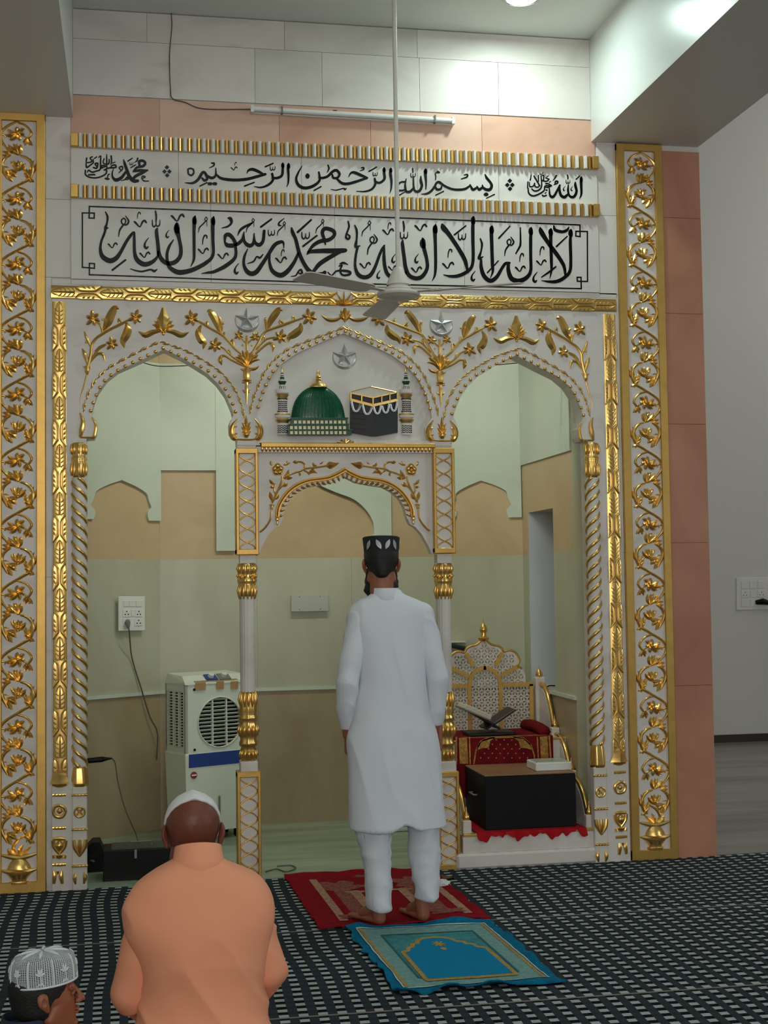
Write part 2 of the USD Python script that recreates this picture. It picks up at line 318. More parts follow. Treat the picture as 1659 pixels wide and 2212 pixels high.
# right-hand side wall with its window recess
xr = Rc[0]; y_at = lambda px: (xr-P(px, 1300, 0)[0])/(P(px, 1300, 1)[0]-P(px, 1300, 0)[0]); yr0, yr1 = y_at(1198), y_at(1144); zs0, zs1 = zd_+.02, P(1195, 1098, y_at(1196))[2]
for z0, z1, m in ((0, zd_, niche_dado), (zd_, zt_, niche_green), (zt_, ZN, niche_ochre)):
    nm = {niche_dado: 'dado_slab', niche_green: 'lining_slab', niche_ochre: 'upper_slab'}[m]
    for y0, y1 in ((.3, yr0), (yr1, Rc[1])): part(nw, nm, box(xr, xr+.3, y0, y1, z0, z1), m)
    lo, hi = max(z0, 0), min(z1, zs0)
    if hi > lo: part(nw, nm, box(xr, xr+.3, yr0, yr1, lo, hi), m)
    lo, hi = max(z0, zs1), z1
    if hi > lo: part(nw, nm, box(xr, xr+.3, yr0, yr1, lo, hi), m)
recess_paint = mat('recess_grey_paint', lin(196, 200, 206), .6)
part(nw, 'recess_reveal', box(xr+.002, xr+.3, yr1-.006, yr1, zs0, zs1), recess_paint); part(nw, 'recess_reveal', box(xr+.002, xr+.3, yr0, yr0+.006, zs0, zs1), recess_paint)
part(nw, 'recess_back', box(xr+.3, xr+.34, yr0-.05, yr1+.05, 0, ZN), paint)
part(nw, 'dado_rail', box(xr-.014, xr+.02, .3, Rc[1], zd_-.006, zd_+.014), niche_pale)
part(nw, 'upper_band', box(xr-.012, xr, .3, Rc[1], P(1133, 1006, 1.33)[2], ZN-.35), niche_pale)
part(nw, 'niche_ceiling', box(-.6, BR1-.2, .14, 1.9, ZN, ZN+.1), paint)
part(nw, 'side_return', box(-.45, -.302, .16, .299, 0, ZN), niche_green)
part(nw, 'side_return', box(Rc[0], Rc[0]+.34, .1, .3, 0, ZN), niche_green)

def arch_slab(outer, inner_px, y): return Polygon(outer).difference(Polygon(inner_px))
# pale marble overlay of the back wall: a middle panel with an ogee opening, plain header bands each side
zh = P(400, 1016, 1.6)[2]; zpt = P(360, 785, 1.6)[2]
xa, xb = P(467, 1100, 1.6)[0], P(845, 1100, 1.6)[0]; xm = (xa+xb)/2
hw = P(808, 1150, 1.6)[0]-xm
arch = [(hw, 1.86), (hw*1.0, 1.90), (hw*.985, 1.95), (hw*.93, 2.0), (hw*.82, 2.06), (hw*.68, 2.105), (hw*.48, 2.14), (hw*.25, 2.185), (hw*.08, 2.235), (0, 2.26)]
arch = [(x, z) for x, z in arch]; arch = [tuple(q) for q in spline(arch, 3)]; inner = [(xm+x, z) for x, z in arch]+[(xm-x, z) for x, z in arch[::-1]]
foot = P(490, 1190, 1.6)[2]
f_in = [(xm+hw+.0, foot), (xm+hw-.03, foot+.03), (xm+hw-.035, foot+.07), (xm+hw, foot+.1)]
inner = [(xm-(x-xm), z) for x, z in f_in] + inner[::-1] + f_in[::-1]
part(nw, 'pale_panel', extrude(sbox(xa, foot, xb, zpt).difference(Polygon(inner)), 1.598, 1.62), niche_pale)
for a, b in ((A_[0]+.004, xa), (xb, B_[0]-.004)): part(nw, 'pale_panel', box(a, b, 1.602, 1.62, zh, zpt), niche_pale)
# the two slanted facets carry a smaller arch each
def facet_arch(p, q):
    p, q = np.array(p), np.array(q); Ln = np.linalg.norm(q-p); d = (q-p)/Ln; nn = np.array([d[1], -d[0]])
    zl, za = 1.967, 2.19; c = Ln/2; hw = Ln*.42
    half = [(hw-.045, zl), (hw-.055, zl+.02), (hw-.055, zl+.05), (hw-.03, zl+.075), (hw-.03, zl+.09), (hw-.05, zl+.13), (hw*.74, zl+.17), (hw*.42, zl+.21), (hw*.16, zl+.232), (0, za+.022)]; half = [tuple(q) for q in spline(half, 3)]
    poly = sbox(0, zl-.005, Ln, zpt).difference(Polygon([(c+x, z) for x, z in half]+[(c-x, z) for x, z in half[::-1]]+[(c-hw+.045, zl-.02), (c+hw-.045, zl-.02)]))
    v, f = extrude(poly, -.018, 0.0)
    return np.stack([p[0]+d[0]*v[:, 0]-nn[0]*v[:, 1], p[1]+d[1]*v[:, 0]-nn[1]*v[:, 1], v[:, 2]], 1), f
part(nw, 'pale_panel', facet_arch(Lc, A_), niche_pale); part(nw, 'pale_panel', facet_arch(B_, Rc), niche_pale)
# ================================================================ the carved mihrab screen
XA = 1.150                                       # its axis of symmetry
def mir(m): v, f = arr(m); v = v.copy(); v[:, 0] = 2*XA-v[:, 0]; return v, f[:, ::-1]
def mirp(pts): return [(2*XA-x, z) for x, z in pts]
def W(pts, y=0.0): return [(P(a, b, y)[0], P(a, b, y)[2]) for a, b in pts]
op_l = W([(187, 1960), (187, 948), (203, 947), (208, 938), (210, 920), (206, 908), (199, 900), (198, 893), (200, 880), (211, 848), (230, 821), (255, 801), (305, 779), (355, 755), (394, 774), (420, 790), (447, 807), (470, 829), (488, 854), (502, 887), (504, 898), (500, 905), (496, 915), (497, 935), (503, 945), (512, 948), (512, 1960)])
half_c = W([(560, 962), (560, 948), (568, 938), (570, 922), (562, 910), (554, 900), (555, 883), (566, 844), (585, 812.5), (607.8, 787), (639.7, 764.6), (671.7, 750), (703.6, 735.8), (745, 721)])
half_c[-1] = (XA-.004, half_c[-1][1])
blind = half_c+mirp(half_c[:-1])[::-1]
ogee = W([(558, 1200), (566, 1180), (580, 1155), (594, 1140), (604, 1135), (611, 1120), (616.7, 1095.7), (627.5, 1076.4), (642, 1063), (662.5, 1052), (692.6, 1047.5), (722.7, 1041.5), (744.5, 1029.4)], .02)
ogee[-1] = (XA-.003, ogee[-1][1])
S = thing('carved_screen', 'white marble prayer niche screen with three gilded pointed arches', 'screen', (XA, 0, 0))
z_sp = W([(540, 962)])[0][1]
outer = sbox(XL, 0.0, XR, ZT)
spandrel = outer.difference(Polygon(op_l)).difference(Polygon(mirp(op_l))).difference(sbox(op_l[-1][0]-.001, -1, 2*XA-op_l[-1][0]+.001, z_sp)).difference(Polygon(blind))
part(S, 'spandrel_panel', extrude(spandrel, -.012, .12), marble)
part(S, 'arch_back_panel', extrude(sbox(op_l[-1][0]+.02, z_sp+.02, 2*XA-op_l[-1][0]-.02, ZT-.15).intersection(Polygon(blind).buffer(.02)), .015, .05), marble_b)

K1, K3, K4, K2 = Crop(380, 640, 5.53, -.012), Crop(100, 610, 3.607, -.012), Crop(480, 640, 3.13, -.012), Crop(110, 610, 7.54, -.012)
def both(name, ms, m=gold):
    if name in ('leaf', 'berry', 'bracket_scroll') and isinstance(ms, list):
        for q_ in ms: part(S, name, q_, m, 40); part(S, name, mir(q_), m, 40)
        return
    ms = join(ms) if isinstance(ms, list) else ms
    part(S, name, ms, m, 40); part(S, name, mir(ms), m, 40)
def ball(c, r, y=-.012, sq=.8):
    b = trimesh.creation.icosphere(1, r); v = np.array(b.vertices)*[1, sq, 1]; return v+[c[0], y, c[1]], np.array(b.faces)
def flower(K, c, r, n=6, rot=.3):
    out = []
    for i in range(n):
        a = rot+i*2*math.pi/n+.12*math.sin(i*5.1); rr = r*(1+.12*math.sin(i*3.7)); e = np.array([math.cos(a), math.sin(a)]); q = np.array([-e[1], e[0]])
        pts = [np.array(c)+e*rr*u_+q*rr*.16*u_*u_ for u_ in (.08, .35, .65, .9, 1.02)]
        out.append(stroke([K(*p) for p in pts], [r*k/K.k*PX for k in (.2, .42, .46, .28, .05)], .42, K.y-.004, 3, 'ridge'))
    out.append(ball(K(*c), r*.17/K.k*PX, K.y-.012)); return out
# sprays beside the middle arch
both('flower_stem', K1.strokes("""845,1300,8 845,1210,28 845,1120,44 845,1060,40 845,1030,44
845,1000,70 845,960,84 845,910,84 845,860,70
790,1005,16 845,1012,30 900,1005,16; 790,1030,16 845,1036,24 900,1030,16
795,1118,8 820,1140,30 845,1150,20; 895,1118,8 870,1140,30 845,1150,20
770,868,8 800,880,30 830,900,20; 930,868,8 895,880,30 865,900,20
830,840,26 740,800,30 660,760,28 590,715,30 540,720,40 530,770,55 550,822,12
790,790,24 700,740,26 640,690,26 580,630,24 520,600,20
780,690,30 700,620,34 640,550,34 560,470,34 440,400,32 360,350,40 260,295,24
900,700,28 980,560,32 1060,430,34 1180,380,34 1280,345,42 1400,300,34 1520,260,24
960,640,24 1030,560,24 1090,510,26 1180,490,22
950,690,30 1060,590,32 1120,560,38 1160,590,50 1155,665,10
850,650,30 845,560,34 845,470,26; 850,570,22 800,520,22 770,490,18; 850,570,22 890,530,22 930,500,18
640,560,10 680,520,30 690,590,20; 560,480,8 580,430,26 590,500,18; 350,350,10 375,310,36 380,360,18; 640,690,8 630,640,28 660,700,16
1250,350,8 1245,295,40 1300,340,20; 1400,300,8 1395,245,34 1430,300,16; 1030,560,8 1045,480,34 1070,540,16"""))
both('leaf', K1.strokes("""530,440,30 490,330,76 440,230,84 400,180,60 372,182,12; 540,440,14 540,360,44 525,270,30 500,230,8
1090,400,30 1135,290,76 1190,210,84 1235,160,60 1275,172,12; 1075,400,14 1080,330,40 1065,270,26 1080,255,8
300,345,20 265,430,70 300,520,92 340,560,64 322,630,10
1490,320,20 1485,390,76 1420,450,92 1355,490,64 1340,548,10""", .4, 4, 'ridge'))
both('leaf_fan', [K1.lobe((848, 850), t, w_, b, .45) for t, w_, b in (((740, 700), 70, .1), ((790, 640), 62, .05), ((850, 640), 66, 0), ((925, 650), 72, -.05), ((985, 700), 64, -.1), ((1008, 760), 46, -.2), ((995, 830), 40, .2), ((720, 780), 48, .1), ((690, 730), 40, .2))])
for c, r, rt in (((185, 265), 95, .2), ((465, 585), 85, .5), ((1590, 250), 95, .1), ((1245, 485), 85, .6), ((750, 465), 58, .3), ((945, 480), 58, .9)): both('flower', flower(K1, c, r, 6, rt))
both('berry', [ball(K1(795, 585), .006), ball(K1(905, 585), .006), ball(K1(568, 322), .007), ball(K1(1068, 272), .007)])
# spray in the outer corner
both('flower_stem', K2.strokes("""650,1130,50 670,1010,50 740,910,48 830,850,50 960,770,48 1080,710,54 1200,650,46 1270,610,36
840,840,40 830,760,40 800,690,40 740,640,34; 720,1130,40 800,1050,42 900,1010,36; 650,1040,40 580,900,54 545,800,20
1090,660,10 1110,600,46 1150,660,20""") + K3.strokes("""310,700,24 335,610,26 352,530,24; 335,630,20 400,530,20 455,492,18; 350,610,18 400,560,20 440,560,28 457,612,8
325,640,20 300,560,34 280,515,6; 320,650,36 319,690,34 318,720,16; 285,652,4 305,668,16 318,690,10; 356,652,4 335,668,16 322,690,10; 318,715,14 295,800,12 270,880,8 262,955,3"""))
both('leaf', K2.strokes("850,800,30 930,650,130 985,520,130 1045,420,96 1110,430,16; 870,740,20 890,640,60 850,590,24; 1230,660,30 1255,760,120 1225,860,130 1175,960,100 1195,1065,16", .4, 4, 'ridge'))
for c, r, rt in (((680, 590), 125, .2), ((1375, 570), 120, .6), ((990, 1000), 105, .1)): both('flower', flower(K2, c, r, 6, rt))
both('berry', [ball(K2(575, 975), .007), ball(K2(845, 605), .006)])
# palmettes
pal = K3.strokes("912,198,26 912,240,50 912,300,96 912,350,80 912,385,40; 890,378,20 830,388,40 770,412,42 718,382,6; 934,378,20 994,388,40 1054,412,42 1110,388,6", .42, 4, 'ridge')
pal += [K3.lobe((912, 395), t, w_, b) for t, w_, b in (((825, 330), 34, .15), ((840, 300), 34, .1), ((860, 275), 34, .1), ((1000, 335), 34, -.15), ((985, 300), 34, -.1), ((962, 275), 34, -.1), ((850, 355), 30, .1), ((975, 355), 30, -.1))]+[ball(K3(912, 402), .009), ball(K3(895, 385), .006), ball(K3(930, 385), .006)]
both('palmette', pal)
pc = K4.strokes("830,80,14 830,115,40 830,160,28 830,178,8; 805,142,14 765,160,26 715,158,26 670,128,5; 855,142,14 895,160,26 945,158,26 990,140,5", .45, 4, 'ridge')+[K4.lobe((830, 165), t, 24, 0) for t in ((790, 120), (800, 95), (870, 120), (860, 95))]
part(S, 'palmette', pc, gold, 40)
# brackets at the feet of the arches
both('bracket_scroll', K1.strokes("""735,1465,15 680,1540,42 662,1600,56 668,1660,54 700,1702,56 742,1700,14; 730,1550,10 695,1580,32 690,1660,20; 735,1640,12 700,1650,26 722,1692,24
945,1465,15 1000,1540,42 1018,1600,56 1012,1660,54 980,1702,56 938,1700,14; 950,1550,10 985,1580,32 990,1660,20; 945,1640,12 980,1650,26 958,1692,24; 690,1706,22 840,1714,26 990,1706,22""", .6))
both('palmette', [K1.lobe((838, 1690), t, w_, b) for t, w_, b in (((838, 1420), 46, 0), ((785, 1500), 40, .1), ((892, 1500), 40, -.1), ((780, 1560), 38, .12), ((900, 1555), 38, -.12), ((782, 1620), 36, .14), ((898, 1612), 36, -.14))]+K1.strokes("840,1620,20 840,1650,80 840,1690,40"))
both('bracket_scroll', K3.strokes("355,1050,8 385,1110,22 380,1170,26 365,1210,26 330,1205,8; 262,1015,10 285,1080,34 275,1150,40 265,1205,24; 262,1207,14 318,1209,16 375,1208,14; 300,1100,6 285,1130,20 300,1150,6", .6))
# the arches' leaf trim and beads
def walk(pts, step):
    q = spline(pts, 8); s = np.concatenate([[0], np.cumsum(np.linalg.norm(np.diff(q, axis=0), axis=1))]); n = max(2, round(s[-1]/step)); t = np.linspace(0, s[-1], n+1)
    return np.stack([np.interp(t, s, q[:, k]) for k in (0, 1)], 1)
def trim(path, y=-.012):
    out = []; q = walk(path, .016)
    for i in range(0, len(q)-4, 4):
        a = q[i:i+5]; t = a[-1]-a[0]; nn = np.array([-t[1], t[0]])/np.linalg.norm(t)
        out.append(stroke([a[0]-nn*.004, a[1]+nn*.004, a[2]+nn*.003, a[3]-nn*.004], [.004, .010, .010, .002], .6, y, 3))
        out.append(stroke([a[1]-nn*.006, a[2]-nn*.004, a[3]+nn*.004, a[4]+nn*.002], [.003, .009, .009, .003], .6, y, 3))
    return out
lt_r = W([(345, 739), (370, 748), (398, 757.5), (429, 774), (458, 792), (481, 810), (503, 837), (515.6, 860.6), (523, 884), (526.5, 905)]); lt_l = W([(345, 739), (322, 748.6), (277.5, 771), (233, 796), (205, 823.5), (188.7, 854), (180.4, 884.5), (176.5, 897)])
lt_c = W([(745, 707), (697, 724.7), (659, 739), (620.6, 755), (588.6, 780.6), (569.5, 806), (556.7, 835), (545.5, 863.6), (537.5, 895.6)])
for pth in (lt_r, lt_l, lt_c): both('arch_leaf_trim', trim(pth), gold_soft)
bd_l = W([(352, 753), (327, 765), (291, 782), (256.6, 800), (226, 823.5), (208, 855), (196, 888)]); bd_r = W([(352, 753), (388, 769), (424, 787), (457.6, 808), (484, 837), (501, 870), (508, 890)])
bd_c = W([(745, 717), (703.6, 731), (671, 745), (636.5, 760), (606, 782), (585, 810), (569, 844), (557, 880)])
for pth in (bd_l, bd_r, bd_c):
    for c in walk(pth, .043)[(1 if pth is bd_r else 0):]:
        b = ball(c, .0105, -.014, .9); part(S, 'bead', b, gold, 60)
        if abs(c[0]-XA) > .02: part(S, 'bead', mir(b), gold, 60)
# the gilded frame moulding: leaves and double ribs
u0 = PX/11.06
def moulding(a, b, sgn=1):
    a, b = np.array(a, float), np.array(b, float); Ln = np.linalg.norm(b-a); d = (b-a)/Ln; nn = np.array([-d[1], d[0]])
    T = lambda t, s: tuple(a+d*s+nn*t)
    ms = []; back = stroke([T(0, 0), T(0, Ln/2), T(0, Ln)], 345*u0, .12, -.010, 1, 'dome'); per = 1130*u0; n = max(1, round(Ln/per)); k = Ln/n/1130
    st = lambda pts, h=.55, sec='dome': stroke([T(q[0]*u0, q[1]*k+s0) for q in pts], [q[2]*u0 for q in pts], h, -.019, 2, sec)
    for i in range(n):
        s0 = i*1130*k
        ms.append(st([(0, 60, 60), (0, 180, 190), (0, 360, 235), (0, 545, 215), (0, 555, 190)], .07)); ms.append(st([(0, 10, 12), (0, 200, 74), (0, 550, 96)], .4, 'ridge'))
        for g in (-1, 1):
            ms.append(st([(0, 0, 20), (g*50, 70, 30), (g*75, 160, 12)]))
            ms.append(st([(g*118, 590, 30), (g*104, 680, 118), (g*104, 960, 118), (g*125, 1080, 70), (g*150, 1180, 20)], .10))
            for s in (250, 350, 450, 550): ms.append(st([(g*26, s, 34), (g*70, s-40, 36), (g*115, s-90, 6)]))
            ms.append(st([(g*128, 560, 34), (g*50, 650, 48), (g*30, 760, 50), (g*30, 1000, 50), (g*64, 1070, 48), (g*155, 1190, 40)], .6))
            for s in (760, 870, 980): ms.append(st([(g*85, s+45, 24), (g*118, s, 56), (g*138, s-45, 12)]))
    return back, ms
fx0, fx1 = P(129, 900)[0], P(1319, 900)[0]; fzt = ZT-.043
zb_ = P(129, 1690)[2]
for a_, b_, m_ in (((fx0, fzt-.05), (fx0, zb_), gold_soft), ((fx1, fzt-.05), (fx1, zb_), gold_soft), ((fx0-.042, fzt), (XA-.05, fzt), gold_soft), ((fx1+.042, fzt), (XA+.05, fzt), gold_soft)):
    bk, ms = moulding(a_, b_); part(S, 'moulding_bed', bk, gold_soft, 40); part(S, 'frame_moulding', ms, m_, 35)
pc2 = [stroke([(XA, fzt-.03), (XA+dx, fzt-.045+dz)], [.02, .004], .6, -.02, 4, 'ridge') for dx, dz in ((-.09, .02), (-.07, .05), (-.04, .075), (0, .085), (.04, .075), (.07, .05), (.09, .02))]
part(S, 'palmette', pc2, gold, 40)
# gilt ornaments below the frame moulding, on both jambs (read off the left one)
KJ = Crop(0, 1600, 6.32, -.022)
_ks = KJ.strokes
KJ.strokes = lambda txt, *a_: _ks('\n'.join(' '.join(','.join((*q.split(',')[:2], str(float(q.split(',')[2])*1.4))) for q in l.split()) for l in txt.replace(';', '\n').split('\n')), *a_)
jamb = [('leaf_knob', KJ.strokes("812,390,40 812,450,110 812,540,150 812,590,180; 760,400,20 770,500,40 750,590,30; 865,400,20 855,500,40 880,590,30; 715,600,24 812,618,34 905,600,24", .35, 3, 'ridge')),
        *[('rope_band', KJ.strokes(f"715,{z+3},28 812,{z+3},32 900,{z-1},28", .3)+[KJ.lobe((x, z+16), (x+46, z-16), 34, 0, .6) for x in (725, 770, 815, 850)]) for z in (740, 1192, 1692)],
        ('rosette', KJ.strokes("812,880,34 880,920,34 892,970,34 860,1030,34 812,1045,34 750,1025,34 728,960,34 750,900,34 812,880,34; 812,920,10 812,960,60 812,1000,10; 770,960,10 812,960,60 860,960,10", .5)),
        ('leaf_shield', KJ.strokes("720,1340,30 812,1335,40 900,1340,30; 725,1360,40 740,1450,40 812,1545,30; 898,1360,40 880,1450,40 812,1545,30; 812,1360,20 812,1430,90 812,1510,30; 730,1560,30 745,1600,40; 890,1560,30 875,1600,40; 812,1560,80 812,1600,60 812,1620,20", .45)),
        ('leaf_foot', KJ.strokes("735,1780,20 745,1850,44 735,1950,30; 845,1780,20 835,1850,44 850,1950,30; 790,1780,30 790,1820,20", .4))]
for nm, ms in jamb: both(nm, ms, gold)
part(S, 'jamb_block', box(XL, op_l[0][0], -.022, -.012, 0, P(129, 1690)[2]+.002), marble_b); part(S, 'jamb_block', box(2*XA-op_l[0][0], XR, -.022, -.012, 0, P(129, 1690)[2]+.002), marble_b)

# ---------------------------------------------------------------- rope-twist columns beside the outer arches
def rope_column(label, left):
    x = P(171.5, 1300)[0] if left else P(1283.5, 1300)[0]; g = 1 if left else -1; px = 171 if left else 1284
    t = thing('twisted_column', label, 'column', (x, 0, 0)); r = .036; zt, zb = P(px, 1032)[2], P(px, 1655 if left else 1608)[2]
    Zs = np.linspace(zb, zt, 150); th = np.linspace(0, 2*np.pi, 25)[:-1]; pit = .186
    ph = lambda a, z: 3*(a*g+2*np.pi*z/pit)
    R_ = r*(1.02-.13*np.exp(-((np.cos(ph(th[None], Zs[:, None])/1.0)-1)/.35)**2))
    v = np.stack([x+R_*np.sin(th)[None], -.004-R_*np.cos(th)[None], np.broadcast_to(Zs[:, None], R_.shape)], -1).reshape(-1, 3); F_ = []
    for i in range(len(Zs)-1):
        for j in range(24): F_.append((i*24+j, i*24+(j+1) % 24, (i+1)*24+(j+1) % 24, (i+1)*24+j))
    part(t, 'shaft', (v, np.array(F_)), marble_b, True)
    for k in range(3):
        a = np.linspace(0, (zt-zb)/pit*2*np.pi, 170); zz = zb+a*pit/2/np.pi; an = -g*a+k*2*np.pi/3
        part(t, 'gilt_strand', tube(np.stack([x+r*.93*np.sin(an), -.004-r*.93*np.cos(an), zz], 1), .0105, 6), gold, True)
    zz = lambda py: P(px, py)[2]
    part(t, 'capital', lathe([(.03, zz(1032)), (.040, zz(1026)), (.043, zz(1005)), (.038, zz(998)), (.041, zz(994)), (.041, zz(989)), (.035, zz(985)), (.040, zz(978)), (.042, zz(960)), (.03, zz(957))], 32, (x, -.004, 0), flute=lambda q: 1+.05*np.cos(8*q)), gold, True)
    for k in range(5):
        a = (k-2)*.62
        for z0, z1 in ((1028, 1002), (982, 962)):
            c = np.array([x+.041*math.sin(a), -.004-.041*math.cos(a)]); part(t, 'capital_leaf', tube([(c[0], c[1], zz(z0)), (c[0], c[1], (zz(z0)+zz(z1))/2), (c[0], c[1], zz(z1))], [.003, .009, .004], 6), gold, True)
    if left: p_ = [1655, 1660, 1690, 1697]
    else: p_ = [1608, 1615, 1650, 1656]
    part(t, 'collar', lathe([(.03, zz(p_[0])), (.036, zz(p_[1])), (.044, zz(p_[2])), (.042, zz(p_[3])), (.03, zz(p_[3]+2))], 32, (x, -.004, 0), flute=lambda q: 1+.06*np.cos(6*q)), gold, True)
    base = p_[3]; fl = 1915 if left else 1868
    part(t, 'pedestal', box(x-.037, x+.037, -.04, .02, 0, zz(base), .004), marble_b)
    for f_ in (.08, .42, .78): 
        z = zz(base+(fl-base)*f_); part(t, 'rope_band', [tube([(x-.04, -.042, z), (x, -.044, z), (x+.04, -.042, z)], .007, 6)]+[tube([(x-.034+q*.017, -.043, z-.006), (x-.026+q*.017, -.05, z), (x-.018+q*.017, -.043, z+.006)], [.002, .005, .002], 5) for q in range(4)], gold, True)
    z = zz(base+(fl-base)*.25); part(t, 'rosette', [stroke([(x+.026*math.cos(a), z+.026*math.sin(a)) for a in np.linspace(0, 2*math.pi, 13)], .012, .5, -.04, 2)]+[stroke([(x, z), (x+.022*math.cos(a), z+.022*math.sin(a))], [.016, .008], .5, -.04, 3, 'ridge') for a in (.8, 2.3, 3.9, 5.5)], gold_soft, 40)
    z = zz(base+(fl-base)*.6); part(t, 'leaf_shield', [stroke([(x+dx, z+.04), (x+dx*.8, z), (x, z-.045)], [.018, .024, .010], .5, -.04, 3) for dx in (-.03, 0, .03)], gold, 40)
    z = zz(base+(fl-base)*.9); part(t, 'leaf_foot', [stroke([(x+dx, z+.03), (x+dx*1.3, z), (x+dx, z-.03)], [.006, .024, .008], .5, -.04, 3) for dx in (-.02, .02)], gold, 40)
rope_column('white column wrapped in gold spirals left of the air cooler arch', True)
rope_column('white column wrapped in gold spirals right of the marble throne', False)

# ---------------------------------------------------------------- the two slim pillars of the middle bay
def lattice(t, x0, x1, z0, z1, y, cells):
    e = .0125; zt_ = .026
    part(t, 'lattice_board', box(x0, x1, y, y+.10, z0, z1, .002), marble)
    for b in ((x0-.004, x0+e, z0, z1), (x1-e, x1+.004, z0, z1)): part(t, 'gilt_border', box(b[0], b[1], y-.012, y+.09, b[2], b[3], .003), gold_flat)
    for b in ((z0-.004, z0+zt_), (z1-zt_, z1+.004)): part(t, 'gilt_border', box(x0-.004, x1+.004, y-.0125, y+.09, b[0], b[1], .003), gold_flat)
    c, Aw = (x0+x1)/2, (x1-x0)/2-e; s = np.linspace(z0+zt_, z1-zt_, cells*8+1); ph = (s-s[0])/(s[-1]-s[0])*cells*math.pi
    for g in (1, -1):
        wv = g*np.sign(np.cos(ph))*np.abs(np.cos(ph))**.75*Aw*.96
        part(t, 'lattice_rib', stroke(np.stack([c+wv, s], 1), .0085, .8, y, 1), gold, True)
def bulb(t, x, y, prof, nm, n=40, k=10, amp=.06): part(t, nm, lathe(prof, n, (x, y, 0), flute=lambda q: 1+amp*np.cos(k*q)), gold, True)
def petals(t, x, y, r, z0, z1, n, w_, nm='petal'):
    for k in range(n):
        a = -math.pi/2+(k-(n-1)/2)*math.pi/(n-1)*.95
        c = np.array([x+r*math.cos(a), y+r*math.sin(a)]); o = np.array([math.cos(a), math.sin(a)])*.006
        part(t, nm, tube([(*c, z0), (*(c+o), (z0*.45+z1*.55)), (*(c+o*.3), z1)], [w_*.3, w_, w_*.35], 6), gold, True)
def pillar(label, pxs, x_off=0):
    a0, a1, b0, b1, dy = pxs
    x0, x1 = P(a0, 1080)[0], P(a1, 1080)[0]; c = (x0+x1)/2; y = -.008; yc = y+.052
    t = thing('pillar', label, 'pillar', (c, 0, 0)); zz = lambda py: P((a0+a1)/2, py)[2]
    part(t, 'head_block', box(x0+.006, x1-.006, y+.004, y+.1, zz(970), zz(944)), marble_b)
    lattice(t, x0, x1, zz(1197-dy), zz(970), y, 7)
    part(t, 'neck', box(c-.040, c+.040, yc-.04, yc+.04, zz(1216), zz(1197)), marble_b)
    bulb(t, c, yc, [(.03, zz(1217)), (.046, zz(1217)), (.049, zz(1228)), (.046, zz(1238)), (.040, zz(1244)), (.047, zz(1250)), (.049, zz(1254)), (.047, zz(1258)), (.044, zz(1262)), (.045, zz(1275)), (.042, zz(1288)), (.03, zz(1290))], 'capital')
    petals(t, c, yc, .043, zz(1240), zz(1219), 7, .011); petals(t, c, yc, .042, zz(1294), zz(1264), 7, .010); petals(t, c, yc, .045, zz(1250), zz(1239), 6, .009)
    part(t, 'shaft', lathe([(.040, zz(1496)), (.0405, zz(1400)), (.0415, zz(1288))], 64, (c, yc, 0), flute=lambda q: 1-.05*np.abs(np.sin(8*q))), marble_b, 50)
    bulb(t, c, yc, [(.03, zz(1645)), (.040, zz(1643)), (.042, zz(1622)), (.036, zz(1616)), (.045, zz(1612)), (.047, zz(1606)), (.041, zz(1600)), (.044, zz(1590)), (.049, zz(1578)), (.047, zz(1566)), (.040, zz(1560)), (.048, zz(1555)), (.046, zz(1549)), (.041, zz(1545)), (.046, zz(1538)), (.043, zz(1528)), (.042, zz(1500)), (.03, zz(1494))], 'base_bulbs', 40, 8, .05)
    petals(t, c, yc, .040, zz(1494), zz(1528), 7, .010); petals(t, c, yc, .046, zz(1592), zz(1568), 7, .011); petals(t, c, yc, .040, zz(1642), zz(1622), 7, .009)
    part(t, 'foot_block', box(c-.046, c+.046, yc-.046, yc+.046, zz(1668), zz(1645), .004), marble)
    X0, X1 = P(b0, 1760)[0], P(b1, 1760)[0]
    lattice(t, X0, X1, .004, zz(1668), y, 7)
pillar('slim gilded pillar with lattice blocks beside the white air cooler', (511, 556, 514, 562, 0))
pillar('slim gilded pillar with lattice blocks half hidden behind the standing man', (937, 980, 946, 990, 3))

# ---------------------------------------------------------------- cornice and inner ogee arch between them
IA = thing('inner_arch', 'small ogee arch panel with gilded flower sprays below the green dome', 'arch', (XA, 0, 2.1))
xi0, xi1 = P(556, 1080)[0]-.004, 2*XA-P(556, 1080)[0]+.004
zc0, zc1, zct = P(745, 978)[2], P(745, 958)[2], P(745, 950)[2]
pan = sbox(xi0, ogee[0][1], xi1, zc0).difference(Polygon(ogee+mirp(ogee[:-1])[::-1]+[(2*XA-ogee[0][0], 0), (ogee[0][0], 0)]).buffer(0))
part(IA, 'arch_panel', extrude(pan, .02, .09), marble)
part(IA, 'cornice', box(P(563, 960)[0], P(938, 960)[0], -.03, .05, zc0+.026, zc1, .003), gold_flat)
part(IA, 'cornice_ledge', box(xi0, xi1, -.01, .05, zc1, z_sp+.03), marble_b)
xs = np.linspace(P(563, 960)[0]+.008, P(938, 960)[0]-.008, 46)
for x in xs: part(IA, 'tooth', stroke([(x, zc0+.03), (x, zc0+.012), (x, zc0+.002)], [.017, .015, .003], .5, -.006, 3), gold, 40)
part(IA, 'cornice_back', box(xi0, xi1, -.006, .05, zc0, zc0+.03), marble)
part(IA, 'crest', [stroke([(XA, zc1-.002), (XA+dx, zc1+dz)], [.014, .012], .5, -.012, 3) for dx, dz in ((-.045, .008), (-.025, .018), (0, .024), (.025, .018), (.045, .008))], gold, 40)
K5 = Crop(560, 980, 8.295, .02)
def both2(nm, ms, m=gold):
    if nm in ('leaf', 'bud'):
        for q_ in ms: part(IA, nm, q_, m, 40); part(IA, nm, mir(q_), m, 40)
        return
    ms = join(ms); part(IA, nm, ms, m, 40); part(IA, nm, mir(ms), m, 40)
